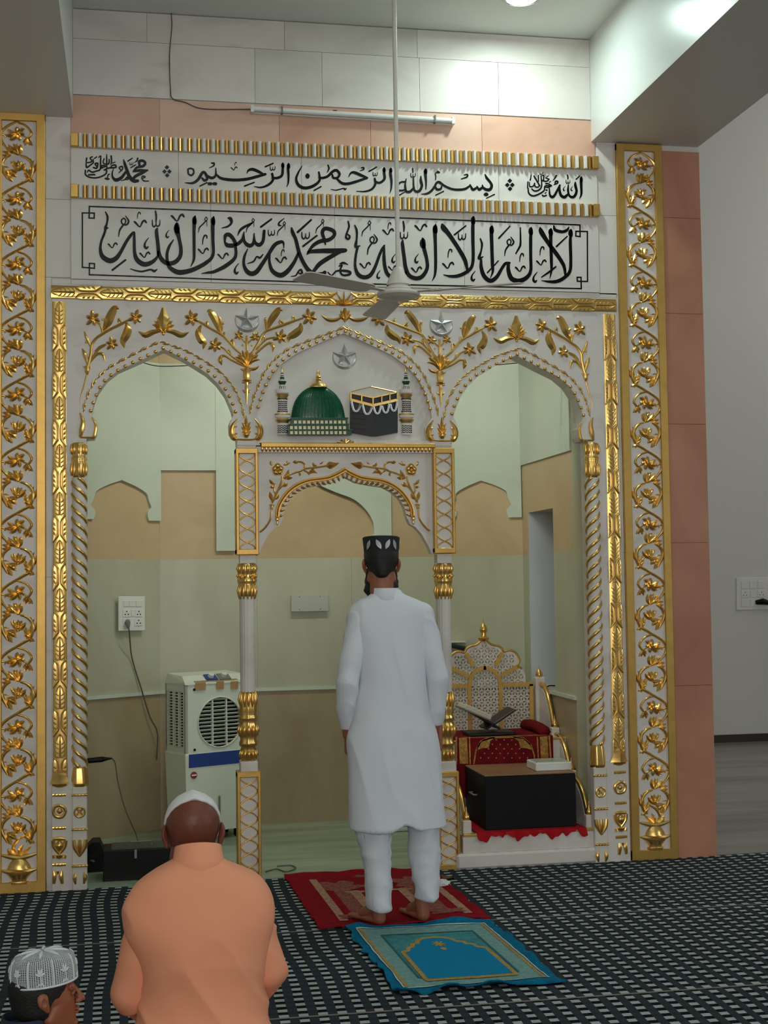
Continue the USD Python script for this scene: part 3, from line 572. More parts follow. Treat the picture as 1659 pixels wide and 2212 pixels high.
both2('arch_moulding', K5.strokes("322,1145,84 330,1020,84 370,900,84 450,770,84 570,640,84 720,545,84 900,482,84 1100,455,84 1250,430,84 1400,365,84 1545,285,84", .45, 4, 'groove'), gold_flat)
tp = [K5(*q) for q in ((395, 1110), (430, 960), (520, 810), (640, 695), (810, 600), (1000, 545), (1180, 530), (1340, 490), (1500, 400))]
for c in walk(tp, .0285):
    d = np.array(c)-np.array([XA, 2.02]); d /= np.linalg.norm(d)
    tm = stroke([c+d*.012, c-d*.003, c-d*.016], [.016, .015, .002], .6, .022, 3)
    part(IA, 'arch_tooth', tm, gold, 40); part(IA, 'arch_tooth', mir(tm), gold, 40)
both2('pendant', [lathe([(0, -.033), (.004, -.03), (.006, -.018), (.004, -.008), (.012, -.002), (.012, .004), (.006, .008), (.009, .012), (.009, .016), (0, .018)], 14, (K5(318, 1180)[0], .01, K5(318, 1180)[1]))])
both2('flower_stem', K5.strokes("""10,1405,40 80,1350,40 160,1250,38 205,1150,38 215,1020,36; 215,1000,60 222,950,66 230,905,50; 175,905,8 200,935,30 222,950,20; 280,910,8 250,935,30 225,950,20
225,880,44 260,820,44 300,730,44 350,620,40 400,500,40 410,400,36; 310,700,34 370,620,34 430,570,34 470,545,40; 300,740,30 265,660,34 275,570,34 285,530,20
440,430,36 540,380,38 640,340,38 740,310,40 820,270,40 1000,250,38 1200,220,36; 800,290,36 815,220,40 790,170,36 720,145,36 650,150,26; 800,300,30 860,330,34 900,380,24; 700,330,20 730,370,44 715,395,14""", .6))
both2('leaf', K5.strokes("240,860,30 205,760,70 190,680,8; 260,820,30 320,780,60 345,720,8; 280,600,20 230,600,50 190,595,8; 275,560,20 215,510,54 180,460,6; 440,440,30 500,370,70 530,280,6; 450,440,30 530,440,60 600,430,8; 600,150,10 640,150,60 690,170,20; 880,360,30 950,320,70 1045,350,6; 900,330,20 960,290,50 940,260,8; 985,240,20 970,190,44 960,160,8; 1080,190,10 1120,170,30 1150,140,4; 1020,230,40 1000,200,30", .45, 4, 'ridge'))
both2('bud', K5.strokes("430,590,30 470,555,84 510,545,30; 1200,220,40 1260,210,130 1330,200,90 1430,170,10; 1230,180,10 1290,165,40 1340,190,10", .45, 4, 'ridge'))
both2('rose', [K5.lobe((330, 290), t, 110, 0, .5, 'dome', .03, (.3, .9, 1.1, .9, .4)) for t in ((330, 170), (430, 250), (400, 370), (270, 380), (230, 260))]+[ball(K5(332, 285), .006, .0)]+K5.strokes("230,210,20 205,180,40 190,140,10; 240,200,20 215,150,30 200,130,10; 430,200,20 490,190,44 560,160,6; 480,190,10 500,160,36 490,125,6", .5))

# ---------------------------------------------------------------- silver crescent-and-star emblems
def emblem(px, py, r, label, y, tilt=0):
    c = W([(px, py)])[0]; t = thing('crescent_star', label, 'emblem', (c[0], y, c[1]), group='silver crescents on the screen')
    cres = Point(0, 0).buffer(r, 32).difference(affinity.translate(affinity.scale(Point(0, 0).buffer(r*.93, 32), 1, 1), 0, r*.30))
    cres = cres.intersection(sbox(-2*r, -2*r, 2*r, r*.45))
    a = np.linspace(-math.pi*1.14, math.pi*.14, 19); pts = np.stack([c[0]+.90*r*np.cos(a), c[1]+.90*r*np.sin(a)], 1); wd = .05*r+.34*r*np.clip(np.sin((a+math.pi*1.14)/(math.pi*1.28)*math.pi), 0, 1)**1.5
    pts[:, 1] += wd*.25
    part(t, 'crescent', stroke(pts, wd, .5, y, 1, 'ridge'), silver, 30)
    V = [(c[0], y-.022, c[1]+.03*r)]; rr = 1.0*r
    for k in range(10):
        q = math.pi/2+k*math.pi/5; R_ = rr if k % 2 == 0 else rr*.40; V.append((c[0]+R_*math.cos(q), y-.002, c[1]+R_*math.sin(q)+.03*r))
    part(t, 'star', (np.array(V), np.array([(0, k+1, (k+1) % 10+1) for k in range(10)])), silver)
emblem(533.3, 692, .069, 'silver crescent and star above the left flower spray', -.012)
emblem(952, 702, .069, 'silver crescent and star above the right flower spray', -.012)
emblem(745, 770, .070, 'silver crescent and star above the green dome', .015)
# ================================================================ gilded floral scroll panels left and right
KR = Crop(1330, 690, 13.01)
UK = .3445/1710                                   # metres per detail pixel inside one repeat of the scroll
class Unit:                                       # a repeat of the scroll, drawn about its flower's heart
    def __init__(s, x, z, g): s.x, s.z, s.g = x, z, g
    def __call__(s, a, b): return (s.x+s.g*(a-750)*UK, s.z-(b-665)*UK)
    def strokes(s, txt, h=.5, n=3, sec='dome', y=-.02): return [stroke([s(q[0], q[1]) for q in l], [q[2]*UK for q in l], h, y, n, sec) for l in parse(txt)]
    def lobes(s, base, tips, w_, bend=.08, y=-.02):
        out = []
        for i, t in enumerate(tips):
            b, t = np.array(base, float), np.array(t, float); d = t-b; nn = np.array([-d[1], d[0]])*(bend if i % 2 else -bend)
            out.append(stroke([s(*(b+d*u+nn*4*u*(1-u))) for u in (0, .35, .7, 1)], [w_*1.35*k*UK for k in (.55, 1, .9, .1)], .45, y, 2, 'ridge'))
        return out
VINE = """430,130,40 500,175,54 620,235,58 760,325,56 900,400,54 1050,500,56 1160,620,60 1195,730,60 1165,860,58 1100,960,50 1020,1050,36
780,345,50 700,372,44 580,415,44 470,510,44 412,620,50 440,700,50 500,765,44 560,735,34 640,700,28
690,1228,40 560,1268,56 430,1380,64 380,1520,72 395,1680,72 430,1800,56
960,1240,40 1040,1285,56 1115,1375,62 1150,1500,66 1110,1650,70 1010,1855,40
1150,690,40 1080,715,34 1060,750,26 1085,780,16"""
def scroll_unit(t, U, first=False):
    vine = VINE.split('\n')[1:] if first else VINE.split('\n')
    if first: vine.insert(0, "780,345,40 900,400,54 1050,500,56 1160,620,60 1195,730,60 1165,860,58 1100,960,50 1020,1050,36")
    part(t, 'vine', U.strokes('\n'.join(' '.join(','.join((*q.split(',')[:2], str(float(q.split(',')[2])*1.42))) for q in l.split()) for l in vine), .55, 4), gold, 45)
    fl = []
    for tip in ((585, 525), (755, 475), (1000, 555), (1065, 700), (955, 830), (715, 845), (585, 690)):
        b, q = np.array([752, 663.]), np.array(tip, float); d = q-b; nn = np.array([-d[1], d[0]])*.12
        fl.append(stroke([U(*(b+d*u+nn*4*u*(1-u))) for u in (.1, .4, .75, 1)], [UK*k for k in (40, 92, 92, 24)], .5, -.026, 2, 'ridge'))
    fl.append(ball(U(750, 660), 40*UK, -.034)); part(t, 'flower', fl, gold, 40)
    part(t, 'leaf', U.lobes((505, 765), ((375, 950), (470, 955), (570, 968), (630, 870)), 74), gold, 40)
    part(t, 'leaf', U.lobes((730, 1200), ((690, 925), (775, 915), (870, 920), (990, 945), (1075, 1040)), 96)+U.lobes((930, 1225), ((1145, 1135), (1150, 1225)), 60)+U.strokes("690,1220,40 800,1140,100 940,1120,110 1040,1060,40", .4, 3, 'ridge'), gold, 40)
    part(t, 'leaf', U.lobes((410, 1720), ((295, 1410), (350, 1330), (440, 1280)), 62)+U.lobes((440, 1800), ((480, 1570), (560, 1535), (645, 1580), (600, 1680)), 74), gold, 40)
    part(t, 'leaf', U.lobes((1030, 1640), ((755, 1640), (785, 1800), (880, 1925), (1000, 1865)), 105)+U.strokes("1110,1535,20 1040,1540,44 960,1560,10", .5, 3, 'ridge'), gold, 40)
    part(t, 'bell_flower', U.lobes((760, 1620), ((550, 1420), (650, 1370), (750, 1345), (860, 1355), (935, 1385)), 92, .05)+[ball(U(748, 1545), 46*UK, -.026)]+U.strokes("700,1500,20 760,1570,90 830,1640,40 900,1650,30", .5, 3), gold, 40)
    part(t, 'calyx', U.lobes((470, 1800), ((335, 1905), (445, 1935), (540, 1890)), 66)+U.strokes("380,1795,20 450,1800,50 530,1815,20", .5, 3), gold, 40)
def floral_panel(label, x0, x1, zb, ztop, fx, fz, per, g, vase):
    t = thing('floral_panel', label, 'carved panel', ((x0+x1)/2, 0, 0)); e = .046
    part(t, 'backing_board', box(x0+.01, x1-.01, -.02, 0, zb+.01, ztop-.01), marble)
    part(t, 'gilt_border', box(x0, x0+e, -.034, 0, zb, ztop, .003), gold_flat); part(t, 'gilt_border', box(x1-e, x1, -.034, 0, zb, ztop, .003), gold_flat)
    part(t, 'gilt_border', box(x0, x1, -.0342, 0, ztop-.042, ztop, .003), gold_flat); part(t, 'gilt_border', box(x0, x1, -.0342, 0, zb, zb+.055, .003), gold_flat)
    for k in range(11): scroll_unit(t, Unit(fx, fz-per*k, g), k == 0)
    V = lambda txt, h=.5, sec='dome', hm=.05: [stroke([(vase[0]+g*a, vase[1]+b) for a, b, _ in l], [c for *_, c in l], h, -.02, 4, sec, hm) for l in parse(txt)]
    body = V("0,0,.095 0,.012,.095 0,.014,.075 0,.026,.085 0,.05,.125 0,.062,.132", .3)+V("-.088,.07,.01 -.05,.062,.03 0,.068,.036 .05,.062,.03 .088,.07,.01", .5)
    body += V("0,.075,.12 0,.10,.10 0,.125,.06", .3)+V("-.09,.148,.012 -.045,.137,.026 0,.130,.03 .045,.137,.026 .09,.148,.012", .6)
    part(t, 'vase', body, gold_soft, 40)
    part(t, 'leaf', V("0,.13,.02 -.03,.16,.022 -.06,.185,.004;0,.13,.02 -.005,.17,.022 -.02,.195,.004; .01,.13,.02 .045,.16,.024 .055,.18,.006; 0,.14,.014 .03,.175,.018 .01,.215,.016 -.03,.24,.01", .5, 'ridge'), gold, 40)
fl_, fr_ = P(37.7, 289.8, -.02), P(1383.8, 354.6, -.02); flb, frb = P(40, 1716, -.02), P(1410.5, 1661.6, -.02)
zl_, zr_ = P(60, 249)[2], P(1380, 315)[2]
floral_panel('tall gilded floral scroll panel at the left edge of the photo', PL0, PL1, .0, zl_, (fl_[0]+flb[0])/2, fl_[2], (fl_[2]-flb[2])/10, -1, (P(42, 1907)[0], P(42, 1907)[2]))
floral_panel('tall gilded floral scroll panel beside the red sandstone strip', PR0, PR1, .0, zr_, (fr_[0]+frb[0])/2, fr_[2], (fr_[2]-frb[2])/10, 1, (P(1413, 1832)[0], P(1413, 1832)[2]))

# ---------------------------------------------------------------- fluted gold-and-white bands above the inscriptions
def reed_band(label, z0, z1):
    x0, x1 = P(153.5, 360)[0], P(1288, 400)[0]; t = thing('fluted_band', label, 'moulding', (x0, 0, z0)); n = 57; e = .036; y = -.02
    part(t, 'end_block', box(x0, x0+e, y-.034, y, z0, z1, .002), gold_flat); part(t, 'end_block', box(x1-e, x1, y-.034, y, z0, z1, .002), gold_flat)
    part(t, 'backing_strip', box(x0+e, x1-e, y-.004, y, z0, z1), marble_b)
    pt = (x1-x0-2*e)/n
    def reed(c, w_, dep):
        a = np.linspace(0, math.pi, 6); pr = [(c-w_/2*math.cos(q), y-dep*(.35+.65*math.sin(q))) for q in a]+[(c+w_/2, y), (c-w_/2, y)]
        m = trimesh.creation.extrude_polygon(Polygon(pr), z1-z0, engine='earcut'); v = np.array(m.vertices); v[:, 2] += z0; return v, np.array(m.faces)
    for i in range(n):
        c = x0+e+pt*(i+.5)
        part(t, 'white_reed', reed(c-pt*.26, pt*.50, .034), marble_b, 45); part(t, 'gold_reed', reed(c+pt*.25, pt*.44, .026), gold, 45)
reed_band('upper gold and white fluted band under the pink wall strip', z1b, z1t)
reed_band('lower gold and white fluted band between the two inscriptions', z2b, z2t)

# ---------------------------------------------------------------- coloured reliefs in the middle arch
K6 = Crop(590, 780, 5.53, .015)
green = mat('green_enamel', lin(12, 92, 58), .22, var=(lin(8, 70, 44), 40, .4, .7)); green_d = mat('dark_green_enamel', lin(10, 72, 44), .3)
cream = mat('cream_paint', lin(240, 226, 180), .35); kb = mat('black_cloth_paint', lin(34, 32, 34), .45); kb2 = mat('black_panel_paint', lin(28, 22, 18), .4)
def poly6(pts): return Polygon([K6(*q) for q in pts])
def block(pts, y1, ch=0): return extrude(poly6(pts), .015-y1, .016)
t = thing('dome_relief', 'green ribbed dome relief with gold finial and rows of cream windows', 'relief', (*[K6(545, 880)[0], .0], K6(545, 880)[1]))
cx, zb_, zt_ = K6(530, 0)[0], K6(0, 690)[1], K6(0, 300)[1]; rx = 320/5.53*PX
prof = [(rx*1.0, zb_), (rx*1.01, zb_+.01), (rx*.985, zb_+.035), (rx*.93, zb_+.07), (rx*.83, zb_+.105), (rx*.68, zb_+.135), (rx*.50, zb_+.158), (rx*.32, zb_+.172), (0, zb_+.18)]
q = spline(prof, 6); q[:, 0] *= 1+.010*np.cos(np.arange(len(q))*math.pi); n_r = 22
for k in range(n_r):                              # the dome's gores, each its own slightly proud rib
    a0, a1 = math.pi+math.pi*k/n_r+.008, math.pi+math.pi*(k+1)/n_r-.008; th = np.array([a0, (a0+a1)/2, a1])
    v = np.stack([cx+q[:, None, 0]*np.cos(th), .015-q[:, None, 0]*np.abs(np.sin(th))*.30*np.array([1, 1.018, 1]), np.broadcast_to(q[:, None, 1], (len(q), 3))], -1).reshape(-1, 3)
    F_ = [(i*3+j, i*3+j+1, i*3+j+4, i*3+j+3) for i in range(len(q)-1) for j in (0, 1)]; part(t, 'dome_gore', (v, np.array(F_)), green, True)
v, f = lathe([(r_*.985, z) for r_, z in prof], 24, (0, 0, 0), math.pi, 2*math.pi); part(t, 'dome_core', (np.stack([v[:, 0]+cx, .015+v[:, 1]*.29, v[:, 2]], 1), f), green_d, True)
for i, (a, b, z0, z1, d) in enumerate(((208, 872, 765, 690, .040), (190, 882, 835, 765, .050), (170, 915, 892, 835, .060))):
    part(t, 'drum_tier', block([(a, z1), (b, z1), (b+4, z0), (a-6, z0)], d), green_d)
    part(t, 'drum_ledge', block([(a-8, z1-4), (b+8, z1-4), (b+8, z1+10), (a-8, z1+10)], d+.006), green)
    for k in range(13 if i else 12):
        c = K6((205 if i else 255)+52.5*k, (740, 808, 870)[i]); part(t, 'window', xf(trimesh.creation.box([.0150, .006, .0165]), (c[0], .015-d, c[1])), cream)
fx_, fz_ = cx+.002, K6(0, 305)[1]
v, f = lathe([(.047, 0), (.046, .006), (.034, .018), (.022, .026), (.012, .036), (.016, .044), (.010, .050), (.014, .058), (.008, .064), (.0105, .071), (.006, .077), (.008, .083), (.004, .09), (.001, .098)], 22, flute=lambda a: 1+.05*np.cos(11*a))
part(t, 'finial', (v*[1, .6, 1]+[fx_, .002, fz_-.004], f), gold, 40)

t = thing('black_cube_relief', 'black draped cube building relief with gold bands beside the dome', 'relief', (K6(1165, 880)[0], 0, K6(0, 880)[1]))
ck = (1170, 905)
def faceted(pts_l, pts_r, y_edge, y_side, nm, m, back=.016):
    for pts, s in ((pts_l, -1), (pts_r, 1)):
        xs_ = [q[0] for q in pts]; a = min(xs_); b = max(xs_); out = []
        for (px_, py_) in pts:
            u_ = (px_-a)/(b-a) if s < 0 else (b-px_)/(b-a); x, z = K6(px_, py_); out.append((x, z, .015-(y_side+(y_edge-y_side)*u_)))
        n_ = len(out); V = [(x, y, z) for x, z, y in out]+[(x, back, z) for x, z, y in out]
        tri = np.array([(0, k, k+1) for k in range(1, n_-1)])
        F_ = [tuple(r) for r in tri]+[tuple(r[::-1]+n_) for r in np.array(tri)]
        for i in range(n_): j = (i+1) % n_; F_ += [(i, j, j+n_), (i, j+n_, i+n_)]
        part(t, nm, (np.array(V), np.array(F_)), m)
faceted([(915, 385), (1170, 455), (1170, 902), (915, 858)], [(1170, 455), (1480, 375), (1480, 858), (1240, 902), (1170, 902)], .055, .018, 'wall_face', kb)
part(t, 'roof', extrude(poly6([(925, 378), (1165, 315), (1470, 372), (1170, 452)]), -.0, .016), marble_c)
part(t, 'roof_edge', [stroke([K6(1165, 312), K6(1320, 345), K6(1478, 380)], .0085, .8, .0, 2), stroke([K6(1165, 312), K6(1000, 350), K6(922, 376)], .004, .8, .0, 2)], gold_soft, 40)
faceted([(915, 450), (1170, 530), (1170, 562), (915, 482)], [(1170, 530), (1480, 452), (1480, 485), (1170, 562)], .060, .023, 'gilt_band', gold_soft)
faceted([(915, 378), (1170, 446), (1170, 462), (915, 394)], [(1170, 446), (1480, 370), (1480, 385), (1170, 462)], .060, .023, 'gilt_band', gold_soft)
for a, z0, z1, d in ((922, 385, 465, .02), (1043, 415, 500, .041), (1170, 450, 545, .060), (1278, 430, 510, .047), (1380, 400, 485, .034), (1473, 375, 465, .023)):
    part(t, 'gilt_strip', block([(a-8, z0), (a+8, z0), (a+8, z1), (a-8, z1)], d+.004), gold_soft)
for i, (a, b, z0, z1) in enumerate(((918, 1040, 490, 525), (1043, 1168, 530, 565), (1172, 1272, 560, 545), (1276, 1376, 545, 520), (1380, 1476, 520, 490))):
    d = (.03, .05, .054, .041, .028)[i]; p_ = [K6(a+6, z0), K6(a*.75+b*.25, max(z0, z1)+62), K6((a+b)/2, max(z0, z1)+82), K6(a*.25+b*.75, max(z0, z1)+62), K6(b-6, z1)]
    part(t, 'silver_swag', stroke(p_, .0125, .5, .015-d, 4, 'groove'), mat('white_silver', lin(228, 228, 232), .3, .3), 40)
for j in range(4): 
    z = 640+60*j; part(t, 'course_line', [stroke([K6(918, z-14+q_), K6(1165, z+20+q_)], .0014, .4, .015-.03-.012, 1) for q_ in (0,)], kb2)

def minaret(label, x0, lean):
    c = K6(x0, 0)[0]; t = thing('minaret_relief', label, 'relief', (c, 0, K6(0, 885)[1]), group='minaret reliefs'); zz = lambda q: K6(x0, q)[1]+0.0; k = PX/5.53
    def ring(nm, m, prof, n=16):
        v, f = lathe([(r_*k, zz(z)) for r_, z in prof], n); part(t, nm, (v*[1, .5, 1]+[c, .012, 0], f), m, 30)
    ring('shaft', marble_b, [(64, 885), (64, 745), (55, 720), (52, 455), (40, 380)]); 
    for z0, z1 in ((878, 868), (752, 742), (608, 598), (460, 450)): ring('black_ring', black_paint, [(50, z0+0), (62, z0), (62, z1), (50, z1)])
    for z0, z1, r_, N in ((765, 865, 66, 4), (475, 590, 56, 5)):
        for i in range(N):
            z = z0+(z1-z0)*(i+.5)/N; a = np.linspace(-1.15, 1.15, 13); wv = (np.abs(((np.arange(13)/1.5) % 2)-1)-.5)*16
            part(t, 'zigzag', tube(np.stack([c+r_*k*np.sin(a), .012-(r_*k*np.cos(a))*.5-.0005, [zz(z+w_) for w_ in wv]], 1), 4.2*k, 5), black_paint)
    ring('balcony', gold_soft, [(60, 745), (84, 715), (90, 700), (60, 690)]); ring('balcony', marble_b, [(60, 690), (92, 672), (94, 648), (60, 640)]); ring('balcony', gold_soft, [(70, 652), (96, 640), (92, 630), (50, 628)])
    ring('balcony', gold_soft, [(52, 448), (66, 425), (80, 400), (50, 392)]); ring('balcony', marble_b, [(60, 392), (80, 380), (80, 340), (60, 336)])
    ring('lantern', marble_b, [(36, 336), (34, 290), (30, 284)])
    for dx in (-24, 0, 24): part(t, 'lantern_arch', stroke([(c+(dx-9)*k, zz(334)), (c+(dx-8)*k, zz(308)), (c+dx*k, zz(300)), (c+(dx+8)*k, zz(308)), (c+(dx+9)*k, zz(334))], 4*k, .5, .012-.0075, 2), black_paint)
    ring('roof_tier', green_d, [(30, 284), (46, 250), (50, 242), (28, 238)]); ring('roof_tier', marble_b, [(40, 242), (36, 222), (24, 220)]); ring('roof_tier', green_d, [(26, 222), (24, 196), (16, 190)])
    ring('roof_tier', marble_b, [(20, 190), (15, 150), (8, 125)]); ring('black_ring', black_paint, [(14, 182), (19, 182), (18, 172), (14, 172)]); ring('black_ring', black_paint, [(12, 154), (17, 154), (15, 144), (12, 144)])
    ring('spire_tip', gold_soft, [(8, 125), (13, 105), (10, 85), (1, 62)])
minaret('slender black and white minaret relief left of the green dome', 106, 0)
minaret('slender black and white minaret relief right of the black cube', 1582, 0)
# ================================================================ the black inscriptions (brush strokes read off the photograph: x,y,width)
def vmk(x, y, s): return f"{x-s},{y-.22*s},{.26*s:.1f} {x-.78*s},{y-.05*s},{.30*s:.1f} {x-.1*s},{y+.62*s},{.18*s:.1f} {x+.35*s},{y-.2*s},{.28*s:.1f} {x+.72*s},{y-.42*s},{.30*s:.1f} {x+.98*s},{y-.1*s},{.26*s:.1f}"
def comma(x, y, s): return f"{x+.42*s},{y-s},{.10*s:.1f} {x-.18*s},{y-.2*s},{.24*s:.1f} {x-.3*s},{y+.5*s},{.38*s:.1f} {x+.02*s},{y+.86*s},{.36*s:.1f} {x+.32*s},{y+.58*s},{.20*s:.1f}"
def hook(x, y, s): return f"{x-.35*s},{y+s},{.14*s:.1f} {x-.28*s},{y},{.22*s:.1f} {x+.05*s},{y-.72*s},{.28*s:.1f} {x+.42*s},{y-.62*s},{.26*s:.1f} {x+.48*s},{y-.2*s},{.2*s:.1f}"
def shad(x, y, s): return f"{x-s},{y-.9*s},{.2*s:.1f} {x-.95*s},{y+.4*s},{.32*s:.1f} {x-.5*s},{y+.85*s},{.34*s:.1f} {x-.05*s},{y+.2*s},{.22*s:.1f};{x-.02*s},{y-.5*s},{.16*s:.1f} {x+.02*s},{y+.5*s},{.3*s:.1f} {x+.5*s},{y+.7*s},{.34*s:.1f} {x+.9*s},{y+.2*s},{.26*s:.1f} {x+.95*s},{y-.9*s},{.16*s:.1f}"
def damma(x, y, s): return f"{x},{y-.9*s},{.2*s:.1f} {x+.42*s},{y-.3*s},{.22*s:.1f} {x},{y+.35*s},{.22*s:.1f} {x-.38*s},{y-.2*s},{.22*s:.1f} {x},{y-.9*s},{.2*s:.1f};{x+.1*s},{y+.1*s},{.3*s:.1f} {x-.9*s},{y+1.2*s},{.34*s:.1f} {x-1.9*s},{y+2.2*s},{.32*s:.1f} {x-2.2*s},{y+3.6*s},{.14*s:.1f};{x+.2*s},{y+.2*s},{.2*s:.1f} {x+.3*s},{y+1.8*s},{.12*s:.1f}"
def heh(x, y, s): return f"{x+.1*s},{y-1.1*s},{.14*s:.1f} {x+.75*s},{y},{.34*s:.1f} {x+.3*s},{y+.75*s},{.3*s:.1f} {x-.5*s},{y+.6*s},{.26*s:.1f} {x-.75*s},{y-.1*s},{.26*s:.1f} {x-.25*s},{y-.6*s},{.24*s:.1f} {x+.15*s},{y-.1*s},{.24*s:.1f} {x-.05*s},{y+.6*s},{.22*s:.1f};{x-.3*s},{y+.7*s},{.34*s:.1f} {x-1.1*s},{y+1.9*s},{.3*s:.1f} {x-1.3*s},{y+3.2*s},{.14*s:.1f}"
def tip(x, y, w, h): return f"{x+.15*w},{y},{.12*w:.1f} {x},{y+.35*h},{w:.1f} {x+.05*w},{y+.75*h},{1.05*w:.1f} {x+.3*w},{y+h},{.3*w:.1f}"
A4 = 5.925
LOWER = [
 ((200, 450, A4), ['165,48,14 192,110,24 184,190,22 165,255,34 200,250,10;165,262,30 152,320,28 110,430,26 100,530,34 130,620,52 220,672,58 300,640,52 360,560,40 430,430,36 490,345,34 530,312,28 533,400,32 537,560,38 570,660,52 660,717,56 760,690,46 830,620,28 838,560,30',
   '830,255,14 818,300,40 835,450,42 850,580,44 890,660,50 960,705,50 1050,692,50 1118,620,46 1130,520,42 1105,380,42 1078,280,62 1072,188,14', tip(1078, 185, 60, 130),
   '1035,405,12 980,490,30 952,590,34 960,690,36 990,760,46 1080,815,56 1170,817,56 1300,780,50 1450,700,44 1540,600,36 1540,400,36 1540,200,40 1552,105,10', tip(1542, 105, 46, 105),
   '1315,96,10 1302,170,42 1298,300,36 1300,550,34 1295,660,28 1255,748,6', tip(1303, 98, 46, 105)],
  [heh(415, 165, 62), vmk(258, 470, 58), hook(590, 85, 45), vmk(612, 190, 76), '805,38,18 815,100,22 812,175,14', shad(815, 195, 50), vmk(670, 590, 64), comma(688, 450, 72), comma(958, 330, 52), vmk(1090, 115, 80), damma(1452, 150, 44), hook(1432, 395, 66), vmk(1418, 540, 64), '255,790,22 420,662,22', '485,775,10 560,800,18 640,808,20 740,785,22 790,805,28 828,778,6']),
 ((460, 450, A4), ['150,440,20 160,350,40 210,340,46 265,400,40 282,470,46 190,475,48 155,440,26;285,470,34 295,570,34 270,650,40 160,740,46 20,810,36 -50,822,30 -145,835,8',
   '398,300,10 375,400,34 320,455,40 280,470,26;398,310,10 400,420,34 460,478,46 515,450,34 528,322,12;525,330,14 535,430,34 590,470,44 640,420,36 655,292,34',
   '445,520,10 402,620,30 395,720,34 430,800,48 490,838,54 560,810,52 640,700,44 720,575,40 790,470,44 860,432,38 900,440,26 908,515,6;728,560,24 722,680,30 760,800,46 860,858,56 950,810,52 1040,690,40 1090,580,30',
   '1005,250,16 1020,310,40 1060,400,40 1100,560,44 1150,680,44 1220,790,50 1300,850,60 1400,850,60 1430,820,40;1270,840,36 1300,790,40 1380,700,50 1560,590,46 1660,545,30;1205,588,16 1250,555,40 1400,545,52 1540,545,56 1680,540,50 1700,532,20',
   '1215,560,20 1290,470,40 1380,420,46 1480,405,44 1550,350,40 1540,290,44 1440,258,44 1400,310,40 1425,400,34 1440,465,14'],
  ['190,125,12 225,135,40 235,190,26 185,235,22 112,252,8', damma(514, 165, 40), '500,190,20 400,240,30 345,285,26 318,348,8', '615,238,24 748,140,20', shad(750, 315, 42), damma(912, 205, 40), '912,130,8 850,180,18 842,215,20 870,222,14', '1085,305,26 1255,150,22', shad(1188, 350, 50), '1155,485,24 1330,350,20', damma(1405, 175, 40), vmk(130, 605, 66), comma(300, 775, 70), '440,708,8 520,680,20 560,620,18 600,635,24 640,590,12', hook(890, 565, 46), vmk(873, 655, 68), '1000,872,8 1060,860,16 1100,800,20 1130,790,24 1140,840,24 1100,830,16']),
 ((720, 460, A4), ['275,160,16 300,230,26 300,330,22 288,430,36 345,420,8;310,440,30 285,560,28 280,690,32 320,790,46 400,825,48 480,790,46 540,680,36 590,540,32 625,460,30 655,415,16;650,420,20 648,560,36 660,690,40 700,790,44 790,835,46 880,810,40 930,760,30',
   '888,350,16 885,400,38 905,560,40 925,700,44 970,800,46 1060,838,48 1140,810,46 1200,710,40 1195,590,38 1160,450,42 1140,322,14', tip(1145, 325, 60, 120),
   '1310,145,10 1300,220,44 1305,380,36 1310,640,34 1300,790,26 1265,870,6', tip(1303, 148, 50, 110),
   '1390,140,14 1410,190,60 1470,260,50 1560,390,46 1640,520,46 1690,620,44 1722,760,24;1412,792,8 1500,812,30 1600,805,40 1700,760,40 1770,690,36 1790,560,36 1785,320,38 1785,160,38 1792,45,10', tip(1788, 42, 46, 100)],
  ['190,110,18 200,180,22 165,280,22 165,320,26 195,335,24 210,300,22 180,272,16', damma(462, 140, 44), heh(515, 340, 60), vmk(408, 665, 66), comma(578, 790, 56), hook(715, 160, 46), vmk(703, 235, 68), comma(770, 585, 58), vmk(760, 700, 55), '895,112,20 905,180,22 903,240,12', shad(906, 290, 48), vmk(1120, 180, 74), comma(1065, 585, 60), vmk(1065, 720, 64), hook(1488, 510, 58), vmk(1470, 665, 70), '-70,760,12 -20,800,16 40,745,20 150,742,30 215,760,30 200,790,28 120,795,24 85,740,20 110,670,22 75,680,16;85,650,14 130,640,28 185,660,10']),
 ((980, 470, A4), ['340,270,14 362,340,24 350,430,20 325,520,36 378,500,8;350,540,26 352,640,40 390,750,46 470,810,48 550,760,42 610,660,34 660,590,34 715,580,24;700,585,34 700,680,44 740,780,52 830,812,54 930,770,46 985,680,36 985,500,34 985,250,36 992,125,10', tip(985, 122, 46, 100),
   '490,105,10 482,180,40 488,380,38 495,600,38 500,690,26 468,775,6', tip(485, 102, 46, 100),
   '1105,128,14 1120,180,54 1180,280,46 1250,380,46 1340,500,44 1410,620,38 1430,740,24;1122,806,6 1230,822,30 1330,815,40 1420,765,40 1485,690,36 1498,560,34 1492,300,34 1500,150,10', tip(1495, 148, 46, 95),
   '1245,140,10 1240,200,40 1244,380,34 1250,560,34 1250,680,24 1230,778,6', tip(1240, 138, 46, 90), '1280,105,14 1300,160,34 1390,182,34 1450,160,30 1475,118,8'],
  ['10,220,20 155,105,16', shad(108, 245, 48), comma(248, 750, 66), '578,262,20 718,112,14', heh(725, 310, 56), '852,130,14 855,330,22 835,390,22 795,460,14', hook(865, 505, 58), vmk(853, 650, 62), '432,705,16 570,555,14', comma(1040, 765, 68), hook(1125, 420, 60), vmk(1122, 570, 60), '1125,762,14 1230,690,24 1305,630,18', '1315,370,20 1452,240,14'])]
U1, U2 = 6.9125, 6.636
